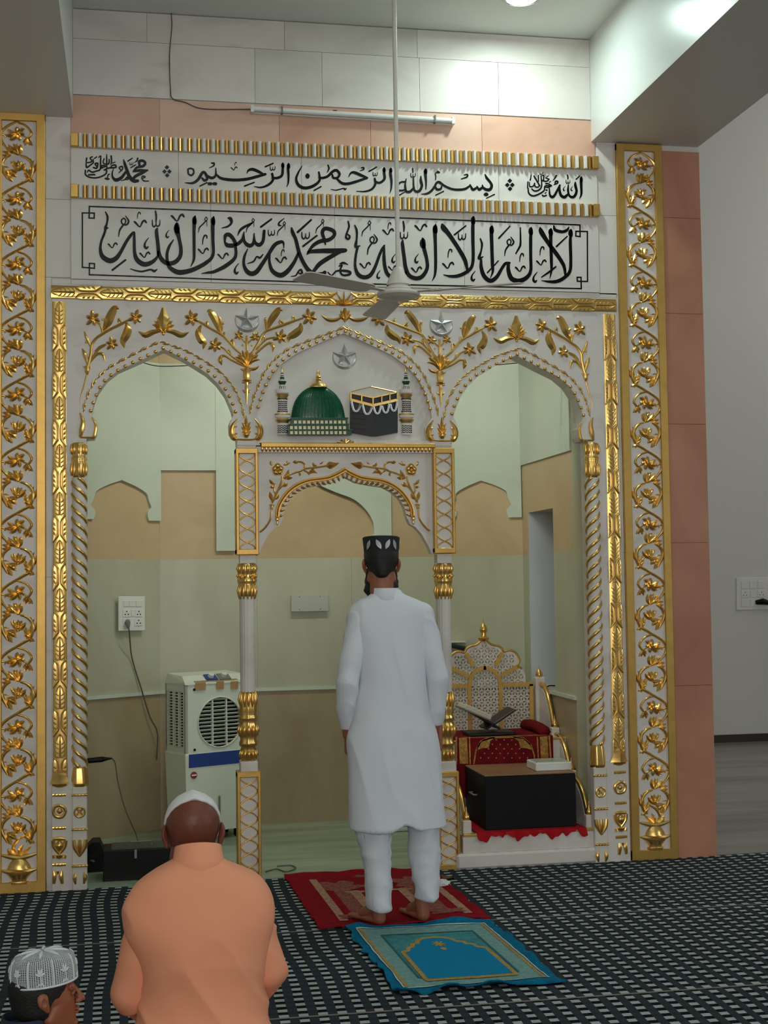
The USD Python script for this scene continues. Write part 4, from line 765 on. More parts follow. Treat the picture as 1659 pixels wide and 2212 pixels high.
UPPER = [
 ((170, 320, U1), ['670,175,14 690,240,36 720,330,40 760,430,48 820,488,50 880,490,40;800,480,30 850,420,40 950,370,40 1035,330,14;815,350,20 900,335,40 1030,332,20;820,345,24 870,290,30 960,270,36 995,225,34 960,190,36 905,200,36 910,270,30;700,360,30 640,440,40 560,478,46 510,440,30 500,380,20 520,310,8'],
  ['735,195,18 800,152,16', shad(788, 232, 26), '780,290,18 850,250,14', '835,215,8 870,190,18 880,155,24', '945,460,10 990,430,22 950,420,16 945,460,16 980,492,18 1045,492,12', '632,488,8 690,470,16 720,435,18 735,465,20 700,470,14', '600,370,10 650,320,18 650,275,18 605,290,18 625,325,16']),
 ((170, 320, U1), ['100,330,18 105,400,20 180,440,20 290,440,20 400,390,20 415,330,20 380,325,18;380,330,16 440,300,20 550,290,20 548,255,22 500,260,18 470,300,14;420,300,18 418,150,18 420,95,10;485,120,22 490,200,20 480,250,10;455,170,16 450,230,20 400,240,18 365,215,16 380,160,16;330,120,16 325,240,20 320,320,20 260,345,20 200,360,20 150,330,18 130,360,14;120,150,20 118,215,16 200,200,18 170,150,16 205,130,16;110,230,18 120,290,20 180,250,18 220,215,16 215,165,14;220,290,20 270,300,20 285,230,20 245,235,20 270,280,16;340,300,16 400,270,20 350,260,18 345,300,18;150,400,22 220,395,22 240,398,20;400,455,24 450,462,22;425,470,18 440,400,16 460,390,14;235,155,14 270,130,14;300,140,14 320,115,12;500,225,12 545,208,12'], []),
 ((395, 335, U2), ['75,240,22 75,205,22 110,192,22 150,210,22 155,260,22 120,292,24 80,270,20 75,240,20'], []),
 ((395, 335, U2), ['30,398,8 140,402,30 220,350,36 275,260,36 310,250,34 350,300,34 420,330,36 470,290,26 472,190,14;275,330,24 310,365,34 350,340,30 320,280,20;480,280,24 540,330,34 640,352,38 780,358,38 920,345,38 1060,310,36 1180,275,34;1170,285,20 1090,240,36 1000,205,38 940,220,26 920,262,8',
   '1025,452,10 1120,465,22 1220,430,30 1290,360,32 1280,270,30;1285,330,30 1360,328,34 1420,290,32 1432,200,32 1430,115,14', tip(1432, 112, 38, 70), '1512,120,12 1508,200,34 1515,300,28 1510,400,20 1490,458,6', tip(1515, 118, 38, 75)],
  ['408,115,14 445,120,26 440,155,18 380,185,10', hook(755, 125, 30), vmk(735, 190, 44), '1182,168,20 1292,120,18', shad(1288, 190, 36), '245,445,18 345,395,18', '885,445,20 1022,392,18', '375,412,40 400,412,40;445,412,40 470,412,40']),
 ((630, 340, U2), ['150,125,8 100,210,22 65,310,30 100,400,40 190,440,40 310,410,38 400,330,30 390,215,24;395,290,26 450,295,30 520,270,32 580,210,34 640,185,34 685,235,32 660,290,30 600,295,28 580,245,22;650,310,26 720,370,34 800,380,36 920,350,34 1080,295,30;1080,290,20 1000,260,36 900,218,36 850,225,24 818,280,8',
   '930,485,8 1050,490,20 1150,455,28 1200,380,30 1190,305,26;1195,345,26 1260,365,30 1330,310,32 1325,220,32 1325,148,14', tip(1325, 145, 36, 65), '1420,155,12 1415,230,36 1430,330,28 1428,440,20 1410,512,6', tip(1420, 152, 36, 65)],
  ['520,112,18 535,160,20 512,215,10', '225,240,20 228,268,56 230,295,20', '322,475,18 420,420,18', '565,458,8 640,470,14 740,445,16 765,460,24 788,440,6', '985,190,12 1030,175,18 1030,150,24 1000,150,14', '1110,200,20 1215,142,18', shad(1198, 240, 32)]),
 ((845, 350, U2), ['1345,180,14 1370,230,30 1420,290,30 1440,340,34 1420,390,38 1370,398,36 1320,370,28 1305,330,14;1300,370,30 1260,395,32 1230,350,16;1225,370,26 1170,395,34 1130,325,16;1130,340,24 1060,385,30 960,398,30 860,385,28 760,340,28 690,290,32 650,300,28 630,350,26 660,395,30 710,385,26 725,345,18;640,320,26 580,410,30 510,455,26 432,460,8',
   '492,100,14 490,170,36 500,280,24 498,390,12', tip(492, 98, 40, 70), '425,205,14 425,270,34 440,340,32 410,410,34 360,425,32 325,380,24 318,230,18;325,370,26 270,425,34 215,420,30 200,330,24 215,240,10;205,285,24 140,290,22 100,330,24 95,400,24 150,410,24 190,400,20'],
  ['308,95,18 312,150,14', shad(315, 190, 34), '665,135,24 685,150,26;690,150,20 635,160,14 640,210,14 635,258,10', '1045,185,12 1090,180,20 1085,215,20 1005,243,12', '640,475,16 750,420,16', '120,475,16 195,430,14', '1340,465,26 1360,465,48 1380,465,26', '1365,520,12 1478,465,16']),
 ((1080, 360, 7.9), ['1390,175,14 1382,240,40 1388,400,34 1385,480,28 1355,550,6', tip(1385, 172, 40, 85), '1285,265,16 1285,320,38 1305,420,36 1270,505,40 1220,520,38 1175,480,30 1160,400,30 1165,305,14;1160,470,30 1100,520,44 1040,490,40 1015,400,36 1018,310,16;1020,320,28 980,400,32 930,490,36 890,520,40 850,480,30 842,375,18'],
  [shad(1160, 258, 34), '1152,145,18 1160,185,20 1155,215,12', '1298,215,18 1358,160,16', comma(1092, 375, 40), comma(1222, 375, 40), '905,235,10 940,190,20 960,155,26', '920,308,12 975,285,20 985,255,24 950,250,24 940,285,20']),
 ((1080, 360, 7.9), ['475,260,18 470,360,18;480,370,20 490,450,22 550,498,24 640,480,24 750,410,22 770,330,18 880,325,18;760,350,14 830,350,24 880,325,16;880,322,14 820,290,18 780,290,20;500,270,16 510,340,18 570,330,18 590,280,14 600,340,18 650,350,18 660,330,14;580,160,20 620,230,20 680,330,20;655,150,18 655,250,18;540,380,16 590,415,22 660,400,22 710,330,20 700,160,18;745,150,18 742,230,20 720,235,18;720,240,16 790,250,20 840,215,14;835,215,16 780,190,16;530,140,14 525,190,16 515,230,20'],
  ['590,195,12 620,210,16', '680,135,12 690,125,14', '705,140,10 740,95,10', '800,170,12 825,155,12', '840,265,14 865,250,12', '770,455,16 785,440,14', '725,490,24 745,505,20 790,490,22', '785,400,20 800,400,22', '720,150,14 745,145,12'])]
def ink(K, txt):
    ps = []
    for l in parse(txt):
        if l[0][2] > 0 and len(l) >= 2:
            q = spline(l, 5)
            for a, b in zip(q, q[1:]):
                ps.append(unary_union([Point(a[0], a[1]).buffer(max(a[2]*1.12, 2)/2, 4), Point(b[0], b[1]).buffer(max(b[2]*1.12, 2)/2, 4)]).convex_hull)
    g = unary_union(ps).simplify(.9)
    return affinity_map(g, K)
def affinity_map(g, K):
    out = []
    for p in getattr(g, 'geoms', [g]): out.append(Polygon([K(*c) for c in p.exterior.coords], [[K(*c) for c in r.coords] for r in p.interiors]).buffer(0))
    return unary_union(out)
def inscription(label, data, y=-.02):
    t = thing('inscription', label, 'inscription', (XA, y, 3.6))
    for (ox, oy, k), letters, marks in data:
        K = Crop(ox, oy, k, y)
        for s in letters: part(t, 'letter', extrude(ink(K, s), y-.0022, y+.0005), black_paint)
        for s in marks: part(t, 'vowel_mark', extrude(ink(K, s), y-.002, y+.0005), black_paint)
    return t
T1 = inscription('upper line of slim black Arabic lettering between the fluted bands', UPPER)
for ox, oy, k, c in ((170, 320, U1, (1318, 350)), (1080, 360, 7.9, (167, 312))):
    K = Crop(ox, oy, k, -.02); s = 34*k/U1; d = 37*k/U1
    for dx, dz in ((0, -d*1.7), (-d, 0), (d, 0), (.1*d, d*1.55)):
        part(T1, 'diamond', extrude(Polygon([K(c[0]+dx+a*s, c[1]+dz+b*s) for a, b in ((1, 0), (0, 1), (-1, 0), (0, -1))]), -.0222, -.0195), black_paint)
T2 = inscription('large black Arabic lettering inside the ruled frame above the arches', LOWER)
def rule(pts): 
    w_ = W(pts, -.02); part(T2, 'ruled_line', extrude(LineString(w_).buffer(.0036, cap_style=2, join_style=2), -.0218, -.0195), black_paint)
# the ruled frame with its little corner squares
rule([(203.5, 471.5), (192.5, 471), (193, 446), (500, 456.8), (830, 469.5), (1252.5, 486), (1253, 511), (1243.5, 510), (1243.8, 499.6), (1268.5, 500.2), (1269, 608), (1247, 607.5), (1246.5, 599), (1255, 599), (1255.5, 623.5), (830, 614.2), (500, 604.4), (193, 593.5), (193.2, 569), (204, 569.5), (204, 579.6), (178, 577.5), (178, 460), (203.8, 460.4), (203.5, 471.5)])
# ================================================================ things in the niche
def rr_poly(x0, x1, z0, z1, r, n=5):
    return sbox(x0+r, z0+r, x1-r, z1-r).buffer(r, n)
# ---- air cooler: local x along its front, y to its back, z up
c0 = G(402, 1804, .06); cd = np.array([.42, .20]); cd /= np.linalg.norm(cd); cw = math.atan2(cd[1], cd[0])
cooler = thing('air_cooler', 'white plastic air cooler with round grille and blue band in the niche', 'air cooler', (c0[0], c0[1], 0))
def CL(mesh): return xf(mesh, (c0[0], c0[1], 0), rz=cw)
def cpart(nm, mesh, m, smooth=False, label=None):
    if isinstance(mesh, list): mesh = join(mesh)
    return part(cooler, nm, CL(mesh), m, smooth, label)
cream_pl = mat('cooler_plastic', lin(214, 220, 206), .42); blue_pl = mat('blue_plastic', lin(26, 58, 132), .4); brown_pad = mat('brown_pad', lin(66, 48, 34), .9)
tape = mat('brown_tape', lin(176, 138, 86), .5); cable_m = mat('grey_cable', lin(92, 84, 76), .5)
Wd, Dp = .43, .26
gx, gz, gr = .235, .715, .152
shell = sbox(0, .54, Wd, .95).difference(Point(gx, gz).buffer(gr, 24))
cpart('front_panel', extrude(shell, .0, .02), cream_pl)
cpart('tank', manifold3d.Manifold.hull_points(np.array([(x, y, z) for x0_, x1_, y0_, y1_, z in ((.012, Wd-.012, .012, Dp-.01, .06), (-.004, Wd+.004, -.004, Dp, .53), (0, Wd, 0, Dp, .54)) for x in (x0_, x1_) for y in (y0_, y1_)])), cream_pl)
cpart('top_cover', manifold3d.Manifold.hull_points(np.array([(-.004, -.006, .95), (Wd+.004, -.006, .95), (-.004, Dp, .95), (Wd+.004, Dp, .95), (-.004, .0, .965), (Wd+.004, 0, .965), (.01, .06, 1.0), (Wd-.01, .06, 1.0), (.01, Dp-.01, 1.01), (Wd-.01, Dp-.01, 1.01)], float)), cream_pl)
cpart('back_panel', box(0, Wd, Dp-.02, Dp, .54, .95), cream_pl); cpart('side_panel', box(Wd-.02, Wd, .02, Dp-.02, .54, .95), cream_pl)
cpart('fan_cavity', box(.02, Wd-.02, .09, .11, .54, .95), black_plastic)
cpart('grille_ring', [tube([(gx+gr*math.cos(a), -.003, gz+gr*math.sin(a)) for a in np.linspace(0, 2*math.pi, 41)], .005, 6)], cream_pl, True)
for k in range(13):
    z = gz-gr+gr*2*(k+.7)/13.4; hw_ = math.sqrt(max(gr**2-(z-gz)**2, 0)); cpart('louvre', xf(box(-hw_, hw_, -.012, .012, -.0016, .0016), (gx, .016, z), rx=-.5), cream_pl)
for dx in (-.048, .048): cpart('grille_bar', box(gx+dx-.004, gx+dx+.004, .0, .018, gz-.14, gz+.14), cream_pl)
sw = [(.035, .105), (.112, .168), (.175, .232)]
sx = sbox(.0, .54, Dp, .95).difference(sbox(.03, .575, Dp-.022, .905))
v, f = extrude(sx, 0, .018); cpart('side_panel', (np.stack([v[:, 1], v[:, 0], v[:, 2]], 1), f[:, ::-1]), cream_pl)
cpart('cooling_pad', box(.022, .035, .03, Dp-.022, .575, .905), brown_pad)
for k in range(20): z = .575+.33*k/19; cpart('side_slat', box(.0, .02, .03, Dp-.022, z-.003, z+.003), cream_pl)
for y in (.095, .165): cpart('side_bar', box(.001, .02, y-.004, y+.004, .575, .905), cream_pl)
cpart('blue_band', box(.02, Wd-.01, -.006, 0, .455, .535, .002), blue_pl)
cpart('badge', xf(lathe([(0, .0), (.021, .0), (.021, .004), (0, .005)], 20), (.052, -.004, .41), rx=math.pi/2), mat('red_badge', lin(150, 34, 40), .4))
cpart('badge_stripe', box(.036, .068, -.0105, -.0085, .406, .415), white_plastic)
cpart('level_slot', box(.222, .232, -.008, 0, .11, .27, .002), grey_plastic)
for x, z in ((.06, .92), (.40, .925), (.06, .56), (.40, .565)): cpart('screw_hole', xf(lathe([(0, 0), (.008, 0), (.008, .004), (0, .004)], 10), (x, -.001, z), rx=math.pi/2), black_plastic)
for x, m in ((.19, blue_pl), (.28, grey_plastic)):
    b = cpart('knob_plate', xf(box(-.04, .04, -.03, .03, 0, .006, .002), (x, .03, .985), rx=.55), m)
    cpart('knob', xf(lathe([(0, 0), (.02, 0), (.018, .02), (0, .022)], 16), (x, .03, .99), rx=.55), cream_pl, 40)
for x, w_, z in ((.10, .07, .955), (.235, .05, .955), (.335, .05, .95)):
    cpart('tape_strip', [xf(box(-w_/2, w_/2, -.03, .03, .0, .0012), (x, .028, z+.022), rx=.55), box(x-w_/2, x+w_/2, -.0085, -.0065, z-.04, z+.006)], tape)
cpart('tape_strip', xf(box(-.15, .15, -.012, .012, 0, .0012), (.21, .008, .969), rx=.3), tape)
for x in (.05, Wd-.05):
    for y in (.05, Dp-.05): cpart('castor', xf(lathe([(0, -.012), (.028, -.012), (.028, .012), (0, .012)], 14), (x, y, .029), ry=math.pi/2), black_plastic)
# ---- switchboards and plate on the niche walls
def switchboard(label, corners, nrm_off, cells, sock_plug=True):
    """corners: 3-D lower left, lower right, upper left on the wall; returns its thing path and a mapper"""
    o, r, u_ = [np.array(c, float) for c in corners]; ex, ez = r-o, u_-o; n_ = np.cross(ex, ez); n_ /= np.linalg.norm(n_)
    if n_[1] > 0: n_ = -n_
    t = thing('switchboard', label, 'switchboard', o); Wx, Hz = np.linalg.norm(ex), np.linalg.norm(ez); ex, ez = ex/Wx, ez/Hz
    def m_(mesh): v, f = arr(mesh); return o+v[:, :1]*ex+v[:, 2:]*ez-v[:, 1:2]*n_, f
    part(t, 'plate', m_(box(0, Wx, -.012, 0, 0, Hz, .003)), white_plastic)
    for kind, x0, x1, z0, z1 in cells:
        part(t, kind, m_(box(x0*Wx, x1*Wx, -.017, -.011, z0*Hz, z1*Hz, .002)), white_plastic)
        if kind == 'socket':
            for a, b in ((.5, .72), (.3, .35), (.7, .35)): cx_, cz_ = (x0+(x1-x0)*a)*Wx, (z0+(z1-z0)*b)*Hz; part(t, 'pin_hole', m_(xf(lathe([(0, 0), (.004, 0), (.004, .002), (0, .002)], 8), (cx_, -.0165, cz_), rx=math.pi/2)), black_plastic)
    return t, (lambda a, b, d=0: o+ex*Wx*a+ez*Hz*b+n_*d)
def on_line(px, py, p, q):                       # where a photo ray meets the upright plane through plan points p, q
    p, q = np.array(p), np.array(q); nn = np.array([-(q-p)[1], (q-p)[0], 0]); d = ray(px, py); s = ((np.array([*p, 0])-CAM)@nn)/(d@nn); return CAM+d*s
SB = [on_line(*a, Lc, A_) for a in ((250, 1363), (307, 1362), (250, 1288))]
SB = [p+np.array([.012, -.02, 0]) for p in SB]
sb, sbm = switchboard('white switchboard with a plugged cable above the air cooler', SB, 0, [('switch', .16, .38, .70, .88), ('switch', .40, .62, .70, .88), ('switch', .64, .86, .70, .88), ('socket', .14, .42, .40, .62), ('switch', .46, .56, .42, .60), ('socket', .60, .88, .40, .62), ('socket', .14, .42, .14, .36), ('socket', .58, .88, .14, .36)])
pl = sbm(.30, .22, .02); 
cab = [pl, pl+[.01, -.03, -.05], on_line(285, 1420, Lc, A_)+[0, -.02, 0], on_line(306, 1490, Lc, A_)+[0, -.02, 0], on_line(324, 1548, Lc, A_)+[.0, -.03, 0], on_line(336, 1565, Lc, A_)+[.01, -.03, -.05], on_line(338, 1640, Lc, A_)+[.0, -.03, 0]]
pc_ = thing('power_cable', 'grey power cable hanging from the switchboard down behind the air cooler', 'cable', pl)
part(pc_, 'plug', [tube([pl+[0, .005, .012], pl+[0, -.012, .006], pl+[.004, -.02, -.03]], [.016, .018, .007], 8)], grey_plastic, 40)
part(pc_, 'lead', tube(spline(cab, 8), .0042, 6), cable_m, True)
pp = [P(*q, 1.6) for q in ((629, 1321), (709, 1319), (709, 1286), (629, 1286))]
pt_ = thing('wall_plate', 'blank pale plate with four screws on the niche back wall', 'plate', pp[0])
part(pt_, 'plate', extrude(rr_poly(pp[0][0], pp[1][0], pp[0][2], pp[3][2], .006), 1.588, 1.62), mat('dull_plate', lin(178, 182, 172), .35, .3))
for a in (.22, .78):
    for b in (.12, .9): part(pt_, 'screw', xf(lathe([(0, 0), (.004, 0), (.003, .002), (0, .0025)], 8), (pp[0][0]*(1-a)+pp[1][0]*a, 1.588, pp[0][2]*(1-b)+pp[3][2]*b), rx=math.pi/2), grey_plastic)
# ---- microphone on the column, its cable, and the black cases on the floor
mp = [P(x, y, .12) for x, y in ((184, 1644), (222, 1640), (232, 1639), (242, 1638))]
mic = thing('microphone', 'black handheld microphone clipped to the left twisted column', 'microphone', mp[0])
part(mic, 'handle', tube(mp[:2], [.0135, .015], 12), black_plastic, True); part(mic, 'plug_end', tube(mp[1:], [.0135, .008, .004], 10), black_plastic, True)
part(mic, 'clip', [tube([(op_l[0][0]-.004, .10, mp[0][2]), mp[0]+[.004, 0, 0]], .008, 8)], black_plastic)
mc = [mp[3], P(249, 1650, .14), P(255, 1690, .15), P(268, 1740, .16), P(284, 1780, .18), P(293, 1800, .22), P(299, 1822, .23)]
solid('microphone_cable', tube(spline(mc, 8), .003, 6), cable_m, 'thin cable drooping from the microphone to the black case', 'cable', smooth=True)
case = thing('amplifier_case', 'long black amplifier case with a grey top on the niche floor', 'case', (0, .2, 0))
part(case, 'body', box(-.142, .24, .11, .33, .0, .163, .004), black_plastic)
part(case, 'top_panel', box(-.10, .235, .14, .325, .163, .168), mat('grey_green_panel', lin(66, 70, 60), .5))
part(case, 'handle', tube([(.0, .20, .168), (.0, .20, .19), (.11, .20, .19), (.11, .20, .168)], .004, 6), grey_plastic)
part(case, 'latch', box(.02, .032, .106, .112, .12, .165), mat('dull_steel', lin(150, 150, 146), .4, .8))
sp = thing('loudspeaker', 'small black wedge loudspeaker beside the gold column foot', 'loudspeaker', (-.19, .4, 0))
q = [(-.262, .0), (-.142, .0), (-.142, .115), (-.165, .165), (-.205, .165), (-.262, .11)]
part(sp, 'cabinet', extrude(Polygon(q), .37, .52), black_plastic); part(sp, 'grille', extrude(Polygon([(-.25, .015), (-.155, .015), (-.155, .11), (-.25, .1)]), .364, .371), mat('speaker_cloth', lin(24, 24, 25), .9))
part(sp, 'jack', tube([(-.21, .365, .07), (-.195, .34, .07)], .006, 6), grey_plastic)
st0, st1 = G(840, 1800, .0), G(874, 1799, .0)
FS = thing('footstool', 'small pale footstool on the niche floor seen between the standing legs', 'stool', st0)
part(FS, 'base', box(st0[0], st0[0]+.30, st0[1], st0[1]+.2, .007, .03, .004), niche_pale); part(FS, 'seat', manifold3d.Manifold.hull_points(np.array([(st0[0]+a, st0[1]+b, z) for z, e in ((.03, .02), (.075, .0), (.09, .03)) for a in (e, .30-e) for b in (e, .2-e)])), niche_pale)
# ---- marble pulpit throne with gold rails
thx0, thx1 = 1.765, 2.535; tx = (thx0+thx1)/2
TH = thing('marble_throne', 'white marble stepped throne with gold rails and pierced backrest', 'throne', (tx, .5, 0))
part(TH, 'plinth', box(1.725, 2.575, -.035, .30, 0, .082, .012), marble); part(TH, 'step', box(thx0, thx1, -.01, .55, .08, .178, .003), marble_b); part(TH, 'step', box(thx0, thx1, .52, 1.0, .08, .62, .003), marble_b)
part(TH, 'step_edge', box(thx0, thx1, -.016, .012, .170, .186, .004), gold_flat); part(TH, 'step_edge', box(thx0, thx1, .512, .53, .612, .626, .004), gold_flat)
def finial(x, y, z, s=1.0): return lathe([(r_*s, z+h*s) for r_, h in ((.0, -.002), (.014, 0), (.021, .012), (.022, .022), (.016, .036), (.008, .048), (.003, .062), (.0008, .078))], 16, (x, y, 0))
for sx_ in (thx0+.035, thx1-.035):
    for y, z in ((.05, .25), (.35, .455), (.65, .67), (.95, .95)):
        w_ = .024 if y < .9 else .03
        part(TH, 'post', box(sx_-w_, sx_+w_, y-w_, y+w_, .17 if y < .5 else .6, z, .005), marble); part(TH, 'finial', finial(sx_, y, z-.004), gold, True)
    for (y0, z0), (y1, z1) in (((.05, .23), (.35, .44)), ((.35, .43), (.65, .65)), ((.65, .65), (.95, .93))):
        t_ = np.linspace(0, 1, 12); zz_ = z0+.01+(z1-z0-.03)*(1-(1-t_)**2.8); part(TH, 'gold_rail', tube(np.stack([np.full(12, sx_), y0+.02+(y1-y0-.045)*t_, zz_], 1), .0135, 8), gold, True)
        base_z = .17 if y0 < .5 else .6
        pg = Polygon([(y0, base_z)]+[(y0+.02+(y1-y0-.045)*a, b-.01) for a, b in zip(t_, zz_)]+[(y1, base_z)]).buffer(0).buffer(-.013)
        v, f = extrude(pg, -.012, .012); part(TH, 'parapet', (np.stack([sx_+v[:, 1], v[:, 0], v[:, 2]], 1), f[:, ::-1]), marble)
K7 = Crop(960, 1330, 5.925, .95)
cxx = K7(500, 0)[0]; ax = lambda a: K7(a, 900)[0]; az = lambda b: K7(500, b)[1]
out_r = [(1130, 1640), (1130, 870), (1045, 865), (1040, 780), (1000, 690), (940, 655), (965, 600), (950, 530), (900, 470), (830, 450), (765, 470), (740, 420), (690, 390), (620, 375), (570, 340), (535, 300)]
pr = [(cxx+(ax(a)-cxx), az(b)) for a, b in out_r]; outl = Polygon(pr+[(2*cxx-x, z) for x, z in pr[::-1]]).buffer(0)
holes = []; a_ = .0385; core = outl.buffer(-.012)
for i in range(-14, 15):
    for j in range(-4, 34):
        nx, nz = cxx+a_*(i+.5*(j % 2)), .60+a_*.866*j
        for k in range(3):
            q_ = k*math.pi/3; mx, mz = nx+a_/2*math.cos(q_), nz+a_/2*math.sin(q_); e = np.array([math.cos(q_), math.sin(q_)]); n_ = np.array([-e[1], e[0]])
            h_ = Polygon([(mx, mz)+e*.0135, (mx, mz)+n_*.0062, (mx, mz)-e*.0135, (mx, mz)-n_*.0062])
            if core.contains(h_): holes.append(h_)
part(TH, 'pierced_back', extrude(outl.difference(unary_union(holes)), .95, .968), marble)
def gbar(pts, w_=.024): 
    l = LineString([(cxx+s_*(ax(a)-cxx), az(b)) for s_ in (1,) for a, b in pts]).buffer(w_/2, cap_style=2, join_style=1); r = extrude(l, .938, .952)
    v, f = r; v2 = v.copy(); v2[:, 0] = 2*cxx-v[:, 0]; return r, (v2, f[:, ::-1])
for pts in ([(715, 1640), (715, 900), (700, 800), (650, 720), (580, 680), (500, 665)], [(740, 890), (1130, 890)], [(1105, 890), (1105, 1640)], [(725, 775), (930, 660)], [(655, 640), (745, 480)]):
    for m_ in gbar(pts): part(TH, 'gilt_strip', m_, gold_flat)
for s_ in (1, -1): part(TH, 'gilt_edge', tube([(cxx+s_*(x-cxx), .955, z) for x, z in spline(pr[4:], 3)], .0085, 6), gold_flat, True)
part(TH, 'finial_base', [lathe([(.02, az(330)), (.032, az(305)), (.034, az(285)), (.026, az(272)), (.018, az(262)), (.016, az(215))], 18, (cxx, .957, 0))], gold, 40); part(TH, 'finial', finial(cxx, .957, az(222), 1.15), gold, True)
# ---- the patterned rug over the seat, book stand, book, dark chest, tray, fringed cloth
maroon = mat('maroon_velvet', lin(122, 24, 30), .9, sheen=.3, var=(lin(96, 16, 24), 14, .4, .7)); old_gold = mat('gold_thread', lin(196, 152, 76), .55, .5, var=(lin(150, 108, 52), 60, .4, .6)); pinkish = mat('pink_thread', lin(206, 132, 124), .8)
RG = thing('seat_rug', 'maroon prayer rug with gold arch and dots draped over the throne seat', 'rug', (tx, .5, .62))
rx0, rx1, ry0 = 1.86, 2.44, .505
part(RG, 'cloth', [box(rx0, rx1, ry0, .93, .626, .640, .003), box(rx0, rx1, ry0-.012, ry0+.002, .30, .640, .003)], maroon)
part(RG, 'bolster', [tube([(2.40+.0, y, .655+.018*math.sin((y-.5)*7)) for y in np.linspace(.52, .93, 10)], .035, 8)], maroon, True)
K8 = Crop(930, 1300, 3.6875, ry0-.0125)
for pts, w_ in (([(345, 1290), (360, 1190), (400, 1110), (480, 1085), (560, 1080), (660, 1078), (740, 1085), (800, 1140), (825, 1220), (830, 1290)], .008), ([(205, 1080), (205, 1290)], .010), ([(310, 1080), (315, 1290)], .008), ([(850, 1080), (860, 1290)], .008), ([(945, 1070), (960, 1290)], .010)):
    part(RG, 'gold_line', extrude(LineString([K8(*p) for p in pts]).buffer(w_/2), ry0-.0145, ry0-.011), old_gold)
part(RG, 'gold_border', extrude(Polygon([K8(*p) for p in ((225, 1085), (290, 1085), (300, 1290), (232, 1290))]), ry0-.0145, ry0-.011), old_gold); part(RG, 'gold_border', extrude(Polygon([K8(*p) for p in ((870, 1075), (930, 1070), (942, 1290), (880, 1290))]), ry0-.0145, ry0-.011), old_gold)
for sgn in (1, -1):
    sp_ = [(588+sgn*(x-588), y) for x, y in ((652, 1072), (740, 1085), (795, 1130), (810, 1180), (760, 1165), (715, 1165), (700, 1110), (665, 1085))]
    part(RG, 'gold_spandrel', extrude(Polygon([K8(*p) for p in sp_]).buffer(0), ry0-.0145, ry0-.011), old_gold)
for j in range(5):
    for i in range(7):
        x_, y_ = 400+62*i+(31 if j % 2 else 0), 1100+36*j
        if abs(x_-588) < 105+35*j: part(RG, 'dot', xf(lathe([(0, 0), (.0045, 0), (.003, .002), (0, .0025)], 6), (K8(x_, y_)[0], ry0-.0125, K8(x_, y_)[1]), rx=math.pi/2), pinkish)
part(RG, 'gold_line', [box(rx0+.03, rx1-.03, ry0+.01, ry0+.03, .639, .642)], old_gold)
bs = P(1060, 1585, .62); bs[2] = .642; dark_board = mat('dark_wood_stand', lin(34, 28, 28), .4)
BS = thing('book_stand', 'black folding book stand on the seat rug', 'book stand', bs)
for s_ in (1, -1): part(BS, 'board', xf(box(-.006, .006, -.09, .09, -.05, .16, .003), (bs[0], bs[1]+.02, bs[2]+.065), ry=s_*1.02), dark_board)
part(BS, 'foot', box(bs[0]-.15, bs[0]+.13, bs[1]-.06, bs[1]+.10, bs[2], bs[2]+.02, .004), dark_board)
page = mat('book_page', lin(206, 198, 182), .7)
BK = thing('open_book', 'thick grey book lying open against the black book stand', 'book', bs+[-.09, 0, .1])
part(BK, 'page_block', xf(box(-.085, .085, -.10, .10, 0, .03, .004), (bs[0]-.098, bs[1]+.02, bs[2]+.128), ry=.42), page); part(BK, 'cover', xf(box(-.09, .09, -.105, .105, -.006, 0, .002), (bs[0]-.098, bs[1]+.02, bs[2]+.128), ry=.42), grey_plastic)
cx0, cx1 = P(1048, 1700, .02)[0], P(1245, 1700, .02)[0]; chest_top = mat('brown_chest_top', lin(150, 108, 76), .45, var=(lin(128, 90, 62), 8, .4, .7, (.3, 3, 1)))
CH = thing('storage_chest', 'black storage chest with a plain brown top on the throne step', 'chest', (cx0, .03, .19))
part(CH, 'body', box(cx0, cx1, .03, .47, .192, .482, .003), black_plastic); part(CH, 'lid', box(cx0, cx1, .03, .47, .482, .49, .002), chest_top)
part(CH, 'side_handle', tube([(cx0-.001, .2, .36), (cx0-.02, .2, .36), (cx0-.02, .30, .36), (cx0-.001, .30, .36)], .005, 6), grey_plastic)
ty = [G(1152, 1664, .49), G(1232, 1662, .49)]
TR = thing('paper_box', 'flat white lidded box resting on the chest top', 'box', ty[0])
part(TR, 'body', box(ty[0][0], ty[1][0], ty[0][1]-.05, ty[0][1]+.13, .4905, .535, .004), white_plastic); part(TR, 'lid', box(ty[0][0]+.012, ty[1][0]-.012, ty[0][1]-.035, ty[0][1]+.115, .535, .539, .001), mat('pale_lid', lin(180, 184, 176), .2))
red_cloth = mat('red_cloth', lin(172, 26, 34), .9, sheen=.3)
FC = thing('fringed_cloth', 'red fringed cloth hanging from under the black chest', 'cloth', (cx0, 0, .187))
part(FC, 'sheet', box(cx0-.06, cx1+.04, -.018, .50, .1865, .1915), red_cloth)
xx = np.linspace(cx0-.06, cx1+.04, 121); vv_ = np.linspace(0, 1, 6)
hem = .030+.012*np.sin(xx*31)+.010*np.sin(xx*67+1)+.006*np.sin(xx*140)
rf = np.stack([np.stack([xx+.004*np.sin(xx*90)*v_, -.0185-.008*v_-.011*v_*np.sin(xx*75), .1905-hem*v_], 1) for v_ in vv_]); rb = rf+[0, .0025, 0]
V_ = np.vstack([rf.reshape(-1, 3), rb.reshape(-1, 3)]); n0 = 6*121; q_ = np.array([(i*121+j, i*121+j+1, (i+1)*121+j+1, (i+1)*121+j) for i in range(5) for j in range(120)])
part(FC, 'ruffled_hem', (V_, np.vstack([q_[:, ::-1], q_+n0])), red_cloth, True)
